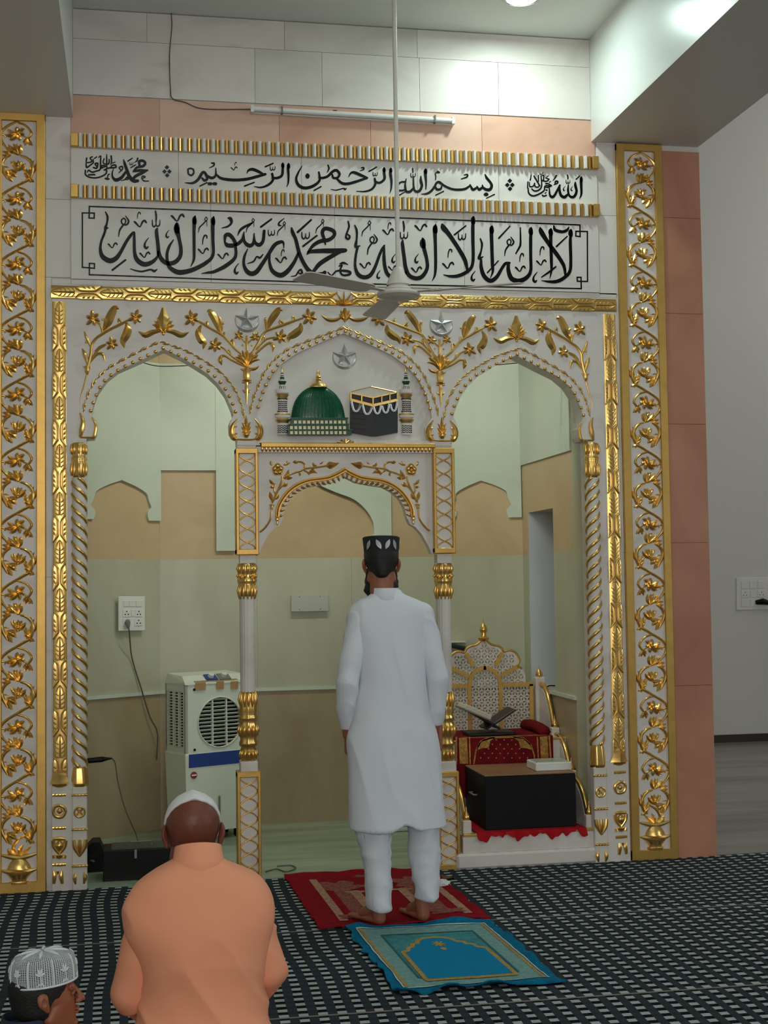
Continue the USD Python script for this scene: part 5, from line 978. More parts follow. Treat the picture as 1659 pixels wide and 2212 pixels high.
solid('pen', tube([P(1179, 1485, .95)+[0, 0, 0], P(1187, 1481, .95), P(1199, 1481, .95)], .004, 6), black_plastic, 'small black pen left on the sill of the niche recess', 'pen')
sh = [P(x, y, 1.5) for x, y in ((968, 1393), (1004, 1401))]
SH = thing('wall_bracket', 'dark bracket with a pale shelf behind the throne', 'bracket', sh[0]); part(SH, 'bar', [tube([sh[0], sh[1]], .014, 8), tube([sh[0]+[.02, 0, 0], sh[0]+[.02, .12, 0]], .01, 6)], mat('dark_green_metal', lin(30, 44, 40), .4), 40); part(SH, 'shelf', box(sh[0][0]-.03, sh[1][0]+.01, 1.5, 1.61, sh[0][2]+.014, sh[0][2]+.02), white_plastic)
# ================================================================ fixtures of the hall
fx, fy = 1.266, -.95; off_white = mat('fan_enamel', lin(214, 206, 198), .4)
FN = thing('ceiling_fan', 'off-white ceiling fan hanging from a long thin rod', 'fan', (fx, fy, 2.92))
part(FN, 'rod', tube([(fx, fy, 3.02), (fx, fy, ZC)], .0105, 10), off_white, True)
part(FN, 'rod_canopy', lathe([(.05, ZC), (.048, ZC-.03), (.02, ZC-.09), (.012, ZC-.095)], 20, (fx, fy, 0)), off_white, 40)
part(FN, 'lower_canopy', lathe([(.011, 3.052), (.02, 3.048), (.034, 3.02), (.05, 2.985), (.058, 2.965), (.056, 2.962)], 28, (fx, fy, 0)), off_white, 50)
part(FN, 'motor_neck', lathe([(.05, 2.966), (.05, 2.955), (.058, 2.952), (.062, 2.942), (.085, 2.936)], 28, (fx, fy, 0)), off_white, 40)
part(FN, 'motor', lathe([(.0, 2.938), (.08, 2.937), (.100, 2.928), (.104, 2.918), (.100, 2.910), (.080, 2.903), (.078, 2.900), (.070, 2.897), (.0, 2.892)], 40, (fx, fy, 0)), off_white, 40)
for a in (-.5, -.5+2.0944, -.5+4.1888):
    blade = Polygon([(.17, -.035), (.20, -.055), (.58, -.062), (.60, -.05), (.60, .05), (.58, .062), (.20, .05), (.17, .03)])
    v, f = extrude(blade, -.002, .002); v = np.stack([v[:, 0], v[:, 2], -v[:, 1]], 1)
    b_ = part(FN, 'blade', xf(xf((v, f), rx=.16), (fx, fy, 2.925), rz=a), off_white)
    v, f = extrude(Polygon([(.085, -.02), (.13, -.016), (.20, -.03), (.20, .03), (.13, .016), (.085, .02)]), -.003, .003); v = np.stack([v[:, 0], v[:, 2], -v[:, 1]], 1)
    part(FN, 'blade_bracket', xf((v, f), (fx, fy, 2.928), rz=a), off_white)
# tube lamp on the wall, off
ta, tb = P(541, 236, -.04), P(981, 262, -.04)
TL = thing('tube_lamp', 'unlit white tube lamp fixed across the pink wall strip', 'tube lamp', ta)
d_ = tb-ta
def tl(u0_, u1_, y0, y1, h0, h1): 
    a, b = ta+d_*u0_, ta+d_*u1_; return manifold3d.Manifold.hull_points(np.array([(q[0], y, q[2]+h) for q in (a, b) for y in (y0, y1) for h in (h0, h1)]))
part(TL, 'batten', tl(0, 1, -.034, -.009, -.018, .016), white_plastic); part(TL, 'lamp_holder', tl(0, .015, -.062, -.03, -.02, .018), white_plastic); part(TL, 'lamp_holder', tl(.985, 1, -.062, -.03, -.02, .018), white_plastic)
part(TL, 'diffuser', [tube([ta+d_*.01+[0, -.008, 0], ta+d_*.99+[0, -.008, 0]], .0145, 12)], mat('tube_glass', lin(226, 228, 224), .25), True)
for u_ in (.15, .9): part(TL, 'clip', tl(u_-.004, u_+.004, -.066, -.03, -.019, .02), grey_plastic)
part(TL, 'choke', tl(.40, .42, -.03, -.01, .014, .026), black_plastic)
wc = [P(370, 8, -.02)+[0, 0, -.0], P(371, 60, -.018), P(366, 120, -.018), P(368, 190, -.018), P(373, 213, -.018), P(400, 221, -.018), P(440, 235, -.016), P(541, 236, -.02)]
wc[0][2] = ZC; solid('lamp_wire', tube(spline(wc, 6), .0028, 6), mat('dark_wire', lin(84, 76, 70), .6), 'thin grey wire running from the ceiling down to the tube lamp', 'wire', smooth=True)
for i, (x, y) in enumerate(DOWN[:1]):
    t = thing('downlight', 'lit round downlight in the white ceiling by the front wall', 'downlight', (x, y, ZC))
    part(t, 'trim_ring', lathe([(.082, ZC), (.10, ZC), (.098, ZC-.012), (.082, ZC-.012)], 28, (x, y, 0)), white_plastic, 40)
    part(t, 'lens', lathe([(0, ZC-.006), (.082, ZC-.006)], 28, (x, y, 0)), mat('lit_lens', (.9, .95, .95), emit=((.95, 1, .98), 9.0)))
# cord across the head of the left arch, inside the niche
for pts, nm in (([P(303, 782, .4), P(345, 791, .4), P(424, 789, .4)], 'dark cord sagging across the top of the left arch'), ([P(1086, 787, .4), P(1131, 783, .4)], 'short dark cord across the top of the right arch')):
    p_ = [np.array(q) for q in pts]; p_ = [p_[0]+(p_[0]-p_[1])*1.5]+p_+[p_[-1]+(p_[-1]-p_[-2])*1.5]; solid('cord', tube(spline(p_, 6), .003, 6), cable_m, nm, 'cord', smooth=True)
# switchboard and plugged lead on the side hall's far wall
SB2 = [P(x, y, YF) for x, y in ((1590, 1318), (1672, 1316), (1590, 1248))]
sb2, m2 = switchboard('wide white switchboard on the far side hall wall', SB2, 0, [('switch', .12, .30, .66, .88), ('switch', .34, .52, .66, .88), ('switch', .55, .72, .66, .88), ('socket', .12, .32, .38, .60), ('switch', .36, .50, .38, .60), ('socket', .55, .75, .38, .60), ('switch', .12, .32, .1, .32), ('switch', .36, .48, .1, .32)])
pl2 = m2(.66, .22, .03); PL2 = thing('plugged_lead', 'black lead plugged into the side hall switchboard', 'cable', pl2)
part(PL2, 'plug', tube([pl2+[-.06, .02, .0], pl2+[.0, -.01, .01], pl2+[.06, -.01, -.005]], [.02, .03, .022], 8), black_plastic, 40); part(PL2, 'lead', tube(spline([pl2+[.05, -.01, 0], pl2+[.10, -.02, -.06], pl2+[.13, -.02, -.2], pl2+[.15, -.01, -.6], pl2+[.15, -.01, -1.1]], 6), .008, 6), black_plastic, True)

# ================================================================ prayer rugs
def rug_grid(c, nx=60, ny=70, base=.003, ruff=.012, seed=1, th=.007):
    """a soft rug through four floor corners c[00], c[10], c[11], c[01] with ruffled rims"""
    u_, v_ = np.meshgrid(np.linspace(0, 1, nx), np.linspace(0, 1, ny)); c = np.array(c, float)
    p = ((1-u_)*(1-v_))[..., None]*c[0]+(u_*(1-v_))[..., None]*c[1]+(u_*v_)[..., None]*c[2]+((1-u_)*v_)[..., None]*c[3]
    e = np.minimum(np.minimum(u_, 1-u_), np.minimum(v_, 1-v_)); rim = np.exp(-(e/.045)**2)
    nz = meshkit.noise(np.stack([p[..., 0]*11, p[..., 1]*11, np.full_like(u_, seed*7.3)], -1)); nz2 = meshkit.noise(np.stack([p[..., 0]*24, p[..., 1]*24, np.full_like(u_, seed*3.1)], -1))
    z = base+th+rim*ruff*np.clip(nz*1.5-.3, 0, 1)+(nz2-.5)*.002
    out = np.stack([p[..., 0]+rim*(nz2-.5)*.03, p[..., 1]+rim*(nz-.5)*.03, z], -1)
    return u_, v_, out
def grid_mesh(p, th=.006):
    ny, nx = p.shape[:2]; V = np.vstack([p.reshape(-1, 3), (p-[0, 0, th]).reshape(-1, 3)]); n = ny*nx; F_ = []
    for j in range(ny-1):
        for i in range(nx-1): a = j*nx+i; F_ += [(a, a+1, a+nx+1), (a, a+nx+1, a+nx), (n+a, n+a+nx+1, n+a+1), (n+a, n+a+nx, n+a+nx+1)]
    rimi = [(0, i) for i in range(nx)]+[(j, nx-1) for j in range(1, ny)]+[(ny-1, i) for i in range(nx-2, -1, -1)]+[(j, 0) for j in range(ny-2, 0, -1)]
    r = [j*nx+i for j, i in rimi]
    for a, b in zip(r, r[1:]+r[:1]): F_ += [(a, n+a, n+b), (a, n+b, b)]
    return V, np.array(F_)
def rug(name, label, corners, base_m, seed, ruff, motifs):
    u_, v_, p = rug_grid(corners, seed=seed, ruff=ruff); z0 = min(c[2] for c in corners)
    t = thing(name, label, 'prayer rug', corners[0])
    part(t, 'pile', grid_mesh(p), base_m, 60)
    C = np.array(corners, float)
    def surf(a, b): i, j = b*(p.shape[0]-1), a*(p.shape[1]-1); i0, j0 = int(min(i, p.shape[0]-2)), int(min(j, p.shape[1]-2)); fi, fj = i-i0, j-j0; return (p[i0, j0]*(1-fi)*(1-fj)+p[i0+1, j0]*fi*(1-fj)+p[i0, j0+1]*(1-fi)*fj+p[i0+1, j0+1]*fi*fj)
    for k, (nm, poly, m) in enumerate(motifs):    # woven motifs: thin flush pieces of pile in rug (u, v)
        for g in getattr(poly, 'geoms', [poly]):
            g = g.segmentize(.04)
            b = g.bounds; gx_ = [Point(x, y) for x in np.arange(b[0], b[2], .03) for y in np.arange(b[1], b[3], .03)]
            if g.is_empty: continue
            tri = trimesh.creation.triangulate_polygon(g, engine='earcut'); vv, ff = np.array(tri[0]), np.array(tri[1])
            mm = trimesh.Trimesh(np.column_stack([vv, np.zeros(len(vv))]), ff, process=False)
            vv, ff = trimesh.remesh.subdivide_to_size(mm.vertices, mm.faces, .045, max_iter=12)
            V = np.array([surf(min(max(a, 0), 1), min(max(b_, 0), 1)) for a, b_, _ in vv])+[0, 0, .0012+.0006*k]
            n_ = V[ff[0][1]]-V[ff[0][0]]; 
            if np.cross(n_, V[ff[0][2]]-V[ff[0][0]])[2] < 0: ff = ff[:, ::-1]
            part(t, nm, (V, ff), m, 60)
    return t, surf
blue = mat('turquoise_pile', lin(8, 112, 148), .95, sheen=.35, var=(lin(6, 92, 126), 40, .35, .7)); blue_mid = mat('blue_field_pile', lin(10, 126, 170), .95, sheen=.3)
teal = mat('teal_pile', lin(78, 146, 150), .95, sheen=.3, var=(lin(58, 122, 128), 26, .35, .65)); teal_pale = mat('pale_teal_pile', lin(132, 166, 164), .95, sheen=.3, var=(lin(104, 144, 144), 60, .35, .65)); ochre_pile = mat('ochre_pile', lin(184, 150, 78), .95, var=(lin(150, 116, 56), 60, .35, .65)); ivory_pile = mat('ivory_pile', lin(196, 202, 190), .95)
bc = [G(744, 2008), G(1058, 1993), G(1218, 2126), G(858, 2152)]
S2 = lambda a, b, c_, d_: sbox(a, b, c_, d_)
halfm = [(.5, .27), (.44, .28), (.40, .305), (.385, .35), (.345, .36), (.335, .40), (.30, .41), (.285, .455), (.245, .475), (.24, .86)]
mih = Polygon(halfm+[(1-x, y) for x, y in halfm[1:]][::-1])
frm = lambda a, b, c_, d_, w_: sbox(a, b, c_, d_).difference(sbox(a+w_, b+w_, c_-w_, d_-w_))
star = unary_union([affinity.rotate(affinity.scale(Point(.5, .37).buffer(.05), .18, 1), q_, origin=(.5, .37)) for q_ in (0, 45, 90, 135)]+[Point(.5, .45).buffer(.02)])
rug('prayer_rug', 'bright blue prayer rug with ruffled rim and ochre arch on the carpet', bc, blue, 3, .022,
    [('border', frm(.07, .06, .93, .94, .115), teal_pale), ('field', sbox(.185, .17, .815, .83), teal), ('ochre_line', unary_union([sbox(.075, .06, .095, .94), sbox(.905, .06, .925, .94)]), ochre_pile), ('ivory_line', frm(.06, .05, .94, .95, .008), ivory_pile),
     ('inner_line', frm(.19, .172, .81, .84, .012), mat('deep_teal_pile', lin(44, 96, 100), .95)), ('arch_border', mih.buffer(.028), ochre_pile), ('arch_field', mih, blue_mid), ('star_motif', star, ochre_pile)])
crim = mat('crimson_pile', lin(150, 16, 34), .95, sheen=.35, var=(lin(122, 10, 26), 30, .35, .7)); rose = mat('rose_brown_pile', lin(150, 90, 76), .95, var=(lin(118, 44, 44), 70, .42, .6)); beige = mat('beige_pile', lin(186, 146, 118), .95, var=(lin(150, 100, 80), 60, .4, .65))
rc = [G(612, 1893), G(925, 1878), G(1062, 1988), G(692, 2012)]
blob = lambda x, y, rx_, ry_, s: affinity.scale(Polygon([(x+(1+.22*math.sin(a*5+s)+.12*math.sin(a*9+s*2))*math.cos(a), y+(1+.22*math.sin(a*5+s)+.12*math.sin(a*9+s*2))*math.sin(a)) for a in np.linspace(0, 2*math.pi, 44)[:-1]]), rx_, ry_, origin=(x, y)).buffer(0)
rug('prayer_rug', 'crimson prayer rug with faded brown pattern under the standing man', rc, crim, 5, .012,
    [('faded_pattern', unary_union([blob(.30, .30, .14, .10, .5), blob(.78, .28, .12, .10, 2.0), sbox(.24, .35, .34, .88), sbox(.70, .35, .82, .88), blob(.55, .12, .10, .03, 1)]), rose),
     ('side_band', unary_union([sbox(.14, .14, .19, .90), sbox(.93-.05, .14, .93, .90)]), beige), ('beige_stripe', unary_union([sbox(.335, .44, .40, .84), sbox(.64, .44, .70, .84), blob(.37, .42, .07, .02, 3), blob(.66, .42, .07, .02, 1)]), beige), ('corner_patch', unary_union([blob(.27, .84, .12, .04, 2), blob(.80, .84, .10, .04, 4), blob(.50, .50, .02, .03, 1)]), rose)])
# the tissue and the phone lying by the pillar foot
tis = []
pt0 = G(955, 1916, .0)
V, Fc = arr(trimesh.creation.icosphere(3, 1.0)); nz = meshkit.fbm(V*2.3, 3, 5); V = V*(.45+.9*nz[:, None])*[.048, .035, .026]; V[:, 2] = np.maximum(V[:, 2], -.014); 
solid('paper_tissue', (V+pt0+[0, 0, .0155], Fc), mat('tissue', lin(226, 228, 226), .9), 'crumpled white paper tissue at the edge of the crimson rug', 'tissue')
ph = G(958, 1898); PHN = thing('mobile_phone', 'black mobile phone lying by the pillar foot', 'phone', ph)
part(PHN, 'body', xf(box(-.035, .035, -.05, .05, .0, .009, .003), ph, rz=.5), black_plastic); part(PHN, 'screen', xf(box(-.031, .031, -.046, .046, .009, .0095), ph, rz=.5), black_paint)
cw_ = [G(575, 1890), G(598, 1884), G(620, 1890), G(640, 1882), G(628, 1876), G(600, 1878)]; solid('thin_cord', tube(spline([q+[0, .03, .011] for q in cw_], 6), .0035, 6), cable_m, 'thin dark cord curled on the niche floor by the crimson rug', 'cord', smooth=True)
# ================================================================ people
Mf = manifold3d.Manifold
_ico = np.array(trimesh.creation.icosphere(2, 1.0).vertices)
def ell(c, r): return np.asarray(c, float)+_ico*np.asarray(r if np.ndim(r) else (r, r, r), float)
def hull(*sets): return Mf.hull_points(np.vstack(sets))
def union(ms): return Mf.batch_boolean(ms, manifold3d.OpType.Add)
def limb(pts): return [hull(ell(*a), ell(*b)) for a, b in zip(pts, pts[1:])]
def soften(m, length, it=12, lap=0):
    m = m.refine_to_length(length); t = m.to_mesh(); tm = trimesh.Trimesh(np.array(t.vert_properties[:, :3], float), np.array(t.tri_verts), process=True)
    if lap: trimesh.smoothing.filter_laplacian(tm, iterations=lap)
    trimesh.smoothing.filter_taubin(tm, iterations=it); return tm
def folds(tm, f):
    tm = tm.copy(); tm.vertices = tm.vertices+tm.vertex_normals*f(tm.vertices)[:, None]; return np.array(tm.vertices), np.array(tm.faces)
def frame(loc, yaw=0.0, pitch=0.0, roll=0.0, s=1.0):
    """local +y is where the head faces; pitch > 0 bows it forward"""
    def f(mesh):
        v, fc = arr(mesh); v = v*s
        c, q = math.cos(-pitch), math.sin(-pitch); v = np.stack([v[:, 0], c*v[:, 1]-q*v[:, 2], q*v[:, 1]+c*v[:, 2]], 1)
        c, q = math.cos(roll), math.sin(roll); v = np.stack([c*v[:, 0]+q*v[:, 2], v[:, 1], -q*v[:, 0]+c*v[:, 2]], 1)
        c, q = math.cos(yaw), math.sin(yaw); v = np.stack([c*v[:, 0]-q*v[:, 1], q*v[:, 0]+c*v[:, 1], v[:, 2]], 1)
        return v+np.asarray(loc, float), fc
    return f
R3 = lambda p, sc, seed=0: (1-np.abs(2*N3(p, sc, seed)*1.6).clip(0, 1))**2   # sharp crease ridges
def head_solid(neck=True, beard=False):
    m = [hull(ell((0, -.012, .035), (.076, .095, .083)), ell((0, .045, -.01), (.060, .045, .055))), hull(ell((0, .045, -.01), (.060, .045, .055)), ell((0, .062, -.088), (.030, .028, .022)), ell((.048, .005, -.06), .020), ell((-.048, .005, -.06), .020)),
         hull(ell((0, .088, .012), .009), ell((0, .112, -.026), .011)), hull(ell((0, .112, -.026), .010), ell((.012, .098, -.030), .008), ell((-.012, .098, -.030), .008)),
         hull(ell((.04, .078, .026), .013), ell((-.04, .078, .026), .013)), ell_m((0, .094, -.053), (.021, .009, .006)), ell_m((0, .092, -.064), (.018, .009, .006)), ell_m((0, .082, -.096), (.018, .014, .013))]
    for s in (1, -1): m += [hull(ell((s*.074, -.004, -.022), (.007, .008, .010)), ell((s*.084, -.016, .006), (.006, .016, .020)), ell((s*.081, -.016, .016), (.006, .017, .016)))]
    if neck: m += [hull(ell((0, -.022, -.04), (.054, .056, .05)), ell((0, -.030, -.15), (.055, .056, .03)))]
    h = union(m)
    for s in (1, -1): h = h-Mf.hull_points(ell((s*.032, .101, .006), (.016, .017, .010)))-Mf.hull_points(ell((s*.0905, -.012, .004), (.006, .009, .015)))
    return h
def ell_m(c, r): return Mf.hull_points(ell(c, r))
def build_head(t, fr, skin_m, hair_m, eye=True, neck=True, lids=0):
    part(t, 'head', fr(soften(head_solid(neck), .006, 6)), skin_m, True)
    if eye:
        for s in (1, -1):
            part(t, 'eye', fr(ell_m((s*.032, .0815, .006), (.0125, .0125, .0115))), mat('eye_white', lin(222, 216, 206), .2), True); part(t, 'iris', fr(ell_m((s*.033, .0915, .005), (.0055, .004, .0055))), mat('dark_iris', lin(24, 16, 12), .15), True)
            part(t, 'eyebrow', fr(soften(hull(ell((s*.014, .094, .026), (.004, .003, .003)), ell((s*.034, .090, .031), (.005, .004, .0035)))+hull(ell((s*.034, .090, .031), (.005, .004, .0035)), ell((s*.054, .074, .026), (.003, .003, .0025))), .004, 3)), hair_m, True)
            if lids: part(t, 'eyelid', fr(soften(Mf.hull_points(ell((s*.032, .0822, .0075), (.0138, .0138, .0128))).trim_by_plane((0, .25*0, 1), .0045), .003, 2)), skin_m, True)
            part(t, 'eyelid', fr(tube([(s*.019, .090, .009), (s*.032, .0945, .0165), (s*.046, .084, .009)], .0026, 6)), skin_m, True)
def hand(side, curl=.55, s=1.0):
    """a right hand hanging down (side=1): wrist at the origin, fingers towards -z, thumb towards +y; side=-1 mirrors it"""
    m = [hull(ell((0, 0, .02), (.017, .026, .02)), ell((0, .026, -.085), (.011, .013, .012)), ell((0, -.030, -.078), (.010, .011, .012)))]
    for y, L, r in ((.030, .070, .0085), (.011, .078, .009), (-.009, .073, .0085), (-.028, .058, .0075)):
        p = np.array([0, y, -.080]); a = .18; ch = [(tuple(p), r*1.05)]
        for k, l in enumerate((.45, .31, .24)):
            a += curl*(.55, .8, .6)[k]; p = p+np.array([-math.sin(a), y*.03, -math.cos(a)])*L*l; ch.append((tuple(p), r*(.98, .9, .78)[k]))
        m += limb(ch)
    m += limb([((-.004, .022, -.018), .014), ((-.014, .044, -.052), .0115), ((-.022, .048, -.082), .0095), ((-.028, .043, -.100), .008)])
    h = union(m); v, f = arr(soften(h, .004, 5)); v = v*s
    return (v, f) if side > 0 else (v*[-1, 1, 1], f[:, ::-1])
def loft(secs, n=48, cap=True, power=2.3):
    """secs rows: cx, cy, z, rx, ry"""
    q = spline(secs, 5); th = np.arange(n)*2*np.pi/n; c, s = np.cos(th), np.sin(th)
    cc, ss = np.sign(c)*np.abs(c)**(2/power), np.sign(s)*np.abs(s)**(2/power)
    v = np.stack([q[:, None, 0]+q[:, None, 3]*cc, q[:, None, 1]+q[:, None, 4]*ss, np.broadcast_to(q[:, None, 2], (len(q), n))], -1).reshape(-1, 3); F_ = []
    for i in range(len(q)-1):
        for j in range(n): F_.append((i*n+j, i*n+(j+1) % n, (i+1)*n+(j+1) % n, (i+1)*n+j))
    F_ = np.array(F_); T = [F_[:, [0, 1, 2]], F_[:, [0, 2, 3]]]; N = len(v); v = np.vstack([v, [*q[0, :3]], [*q[-1, :3]]]); e = (len(q)-1)*n
    T.append(np.array([(N, (j+1) % n, j) for j in range(n)]+[(N+1, e+j, e+(j+1) % n) for j in range(n)])); f = np.vstack(T)
    tm = trimesh.Trimesh(v, f, process=False); 
    if tm.volume < 0: f = f[:, ::-1]
    return Mf(manifold3d.Mesh(np.array(v, np.float32), np.array(f, np.uint32)))
N3 = lambda p, sc, seed=0: meshkit.noise(np.asarray(p)*np.asarray(sc, float)+seed*17.3)-.5
white_cotton = mat('white_cotton', lin(222, 224, 232), .85, bump=(900, .1, .0006)); skin_a = mat('brown_skin', lin(152, 92, 68), .5, sss=.08); skin_b = mat('deep_brown_skin', lin(112, 60, 44), .5, sss=.08); skin_c = mat('tan_skin', lin(150, 86, 58), .5, sss=.08)
hair_m = mat('black_hair', lin(20, 17, 16), .6, bump=(260, .6, .004)); felt = mat('black_felt', lin(30, 30, 34), .75); apricot = mat('apricot_cotton', lin(240, 160, 124), .85, bump=(700, .12, .0008)); navy = mat('navy_cotton', lin(34, 42, 66), .85)
silver_thread = mat('silver_thread', lin(190, 186, 192), .4, .3)

# ---- the standing man
ix, iy = 1.215, -1.10
PM = thing('person', 'person standing on the crimson rug in long white tunic and tall black cap', 'person', (ix, iy, .011))
X = lambda px, y=-1.12: P(px, 1500, y)[0]
Zp = lambda py, y=-1.12: P(840, py, y)[2]
g0 = .0115
hd = (X(832), iy+.03, Zp(1222)); hf = frame(hd, -.17, .10)
Fl, Fr = G(822, 2000, g0), G(917, 1992, g0)
def foot(h, yaw):
    m = [hull(ell((0, 0, .028), (.030, .030, .028)), ell((0, .01, .085), (.034, .038, .03))), hull(ell((0, .01, .075), (.030, .034, .03)), ell((.006, .10, .035), (.036, .03, .028))), hull(ell((0, 0, .022), (.028, .028, .022)), ell((.004, .14, .016), (.042, .03, .016))), hull(ell((0, .01, .09), (.034, .038, .03)), ell((0, .02, .20), (.040, .042, .03)))]
    for k, (x, l) in enumerate(((.030, .195), (.010, .198), (-.006, .19), (-.022, .18), (-.036, .165))): r_ = .012 if k == 0 else .009; m += limb([((x, .14, .014), r_), ((x*1.05, l, .011), r_*.85)])
    return xf(arr(soften(union(m), .006, 6)), (h[0], h[1]+.03, h[2]), rz=yaw)
def foot_m(h, yaw, mirror=False):
    v, f = foot((0, -.03, 0), 0)
    if mirror: v, f = v*[-1, 1, 1], f[:, ::-1]
    return xf((v, f), (h[0], h[1]+.025, h[2]), rz=yaw)
shl, shr = (X(775), iy-.01, Zp(1328)), (X(918), iy-.01, Zp(1326)); ell_, elr = (X(749), iy-.03, Zp(1470)), (X(945), iy-.03, Zp(1465)); wl, wr = (X(756), iy+.055, Zp(1588)), (X(943), iy+.05, Zp(1584))
body = union([hull(ell(hd-np.array([0, .04, .14]), (.05, .05, .03)), ell((ix+.0, iy-.01, 1.36), (.14, .07, .05)))] + [hull(ell((ix, iy, 1.36), (.14, .07, .06)), ell((ix+.01, iy, 1.05), (.12, .08, .06))), hull(ell((ix+.01, iy, 1.05), (.12, .08, .06)), ell((ix+.015, iy, .86), (.14, .09, .07)))]
  + limb([(shl, .038), (ell_, .030), (wl, .025)]) + limb([(shr, .038), (elr, .030), (wr, .025)]) + limb([((ix-.065, iy, .86), .07), ((X(806), iy, .46), .05), ((Fl[0], Fl[1]+.04, .12), .034)]) + limb([((ix+.085, iy, .86), .07), ((X(912), iy, .46), .05), ((Fr[0], Fr[1]+.04, .12), .034)]))
part(PM, 'body', soften(body, .02, 8), skin_a, True)
build_head(PM, hf, skin_a, hair_m)
part(PM, 'foot', foot_m(Fl, .42, True), skin_a, True); part(PM, 'foot', foot_m(Fr, .18, True), skin_a, True)
part(PM, 'hand', xf(hand(-1, .5, .95), (wl[0], wl[1]+.01, wl[2]-.005), rx=.12), skin_a, True); part(PM, 'hand', xf(hand(1, .7, .95), (wr[0]+.026, wr[1]+.005, wr[2]-.005), rx=.12), skin_a, True)
# trousers, tunic
tr = union(limb([((ix-.06, iy, .80), (.085, .09, .09)), ((X(804), iy, .46), (.083, .090, .07)), ((X(810), iy-.005, .30), (.066, .075, .05)), ((X(813), Fl[1]+.035, Zp(1957)), (.052, .072, .012))]) + limb([((ix+.08, iy, .80), (.085, .09, .09)), ((X(912), iy, .46), (.076, .090, .07)), ((X(914), iy, .30), (.068, .078, .05)), ((X(917), Fr[1]+.035, Zp(1942)), (.056, .072, .012))]))
part(PM, 'trousers', folds(soften(tr, .012, 10), lambda p: .012*N3(p, (14, 14, 6), 1)+.008*R3(p+p[:, [2, 0, 1]]*.4, (8, 8, 17), 2)), white_cotton, True)
zs_ = [(1276, 838, 28, .055), (1286, 838, 40, .062), (1297, 840, 66, .072), (1312, 842, 86, .080), (1335, 843, 90, .095), (1380, 845, 80, .108), (1430, 847, 76, .112), (1480, 848, 75, .112), (1540, 848, 84, .116), (1600, 848, 98, .122), (1680, 851, 102, .130), (1740, 854, 105, .136), (1787, 857, 109, .142)]
secs = [(X(c), iy-.005 if py > 1320 else iy-.01, Zp(py), w_/480, ry) for py, c, w_, ry in zs_]
tun = loft(secs)-loft([(a, b, z-.01, r_-.008, q-.008) for a, b, z, r_, q in secs[7:]])
sl = union(limb([((shl[0]+.012, shl[1], shl[2]), (.062, .066, .058)), ((ell_[0]+.004, ell_[1], ell_[2]), (.052, .056, .05)), ((X(752), iy+.01, Zp(1530)), (.048, .050, .03)), ((wl[0], wl[1]-.01, Zp(1574)), (.037, .042, .010))]))
sr = union(limb([((shr[0]-.012, shr[1], shr[2]), (.062, .066, .058)), ((elr[0]-.004, elr[1], elr[2]), (.054, .056, .05)), ((X(946), iy+.01, Zp(1530)), (.046, .050, .03)), ((wr[0], wr[1]-.01, Zp(1570)), (.036, .042, .010))]))
tm = soften(tun, .011, 10)
def fold_tunic(p):
    side = 0.0; low = np.clip((1.15-p[:, 2])/.7, 0, 1)
    return (1-side)*(.016*(.3+low)*N3(p, (13, 8, 1.3), 3)+.007*R3(p+p[:, [2, 0, 1]]*.25, (11, 7, 2.2), 4)+.010*N3(p, (7, 5, 5), 5))+side*(.010*N3(p+p[:, [2, 0, 1]]*.7, (6, 6, 12), 6)+.010*R3(p+p[:, [2, 0, 1]]*.9, (6, 6, 15), 7))
tv, tf = folds(tm, fold_tunic); tv[:, 2] += .030*np.exp(-((tv[:, 0]-X(862))/.045)**2)*np.clip((.62-tv[:, 2])/.15, 0, 1)
part(PM, 'tunic', (tv, tf), white_cotton, True)
fold_sleeve = lambda p: .010*N3(p+p[:, [2, 0, 1]]*.7, (6, 6, 12), 6)+.006*R3(p+p[:, [2, 0, 1]]*.9, (5, 5, 11), 7)-.003
for s_ in (sl, sr): part(PM, 'sleeve', folds(soften(s_, .009, 6), fold_sleeve), white_cotton, True)
col = [(X(836)+.060*math.cos(a)*1.02, iy-.012+.062*math.sin(a), 0) for a in np.linspace(0, 2*math.pi, 33)[:-1]]
cz0, cz1 = Zp(1290), Zp(1272)
part(PM, 'collar', lathe([(1.18, cz0-.012), (1.02, cz0+.02), (.98, cz1), (.93, cz1), (.93, cz0)], 32, (0, 0, 0)) if False else (lambda m: (m[0]*[.064, .070, 1]+[X(835), iy-.010, 0], m[1]))(lathe([(.95, cz0-.03), (1.12, cz0-.006), (1.03, cz0+.016), (.98, cz1+.004), (.92, cz1+.004), (.92, cz0)], 32)), white_cotton, True)
# hair, beard and cap
hs = hull(ell((0, -.013, .035), (.0785, .0985, .086)), ell((0, -.040, -.048), (.034, .062, .022))).trim_by_plane((0, -1, .06), -.004).trim_by_plane((0, -.55, 1), -.032)
part(PM, 'hair', hf(soften(hs, .008, 3)), hair_m, True)
bd = [hull(ell((s*.058, .045, -.035), (.014, .03, .03)), ell((s*.050, .05, -.10), (.028, .035, .04))) for s in (1, -1)]+[hull(ell((.05, .055, -.10), (.03, .035, .04)), ell((-.05, .055, -.10), (.03, .035, .04)), ell((0, .085, -.15), (.045, .03, .05)))]
bt = soften(union(bd), .007, 4); part(PM, 'beard', hf(folds(bt, lambda p: .012*N3(p, (70, 70, 50), 8))), mat('black_beard', lin(26, 23, 22), .7, var=(lin(70, 64, 60), 30, .55, .75)), True)
cb = frame((hd[0], hd[1], hd[2]), -.17, .06)
def cap_shell(profile, rx, ry, n=48): v, f = lathe(profile, n); return v*[rx, ry, 1], f
part(PM, 'cap', cb(cap_shell([(.96, .035), (1.0, .035), (1.0, .042), (1.03, .075), (1.085, .118), (1.10, .128), (1.06, .132), (.6, .133), (0, .130)], .0785, .098)), felt, 40)
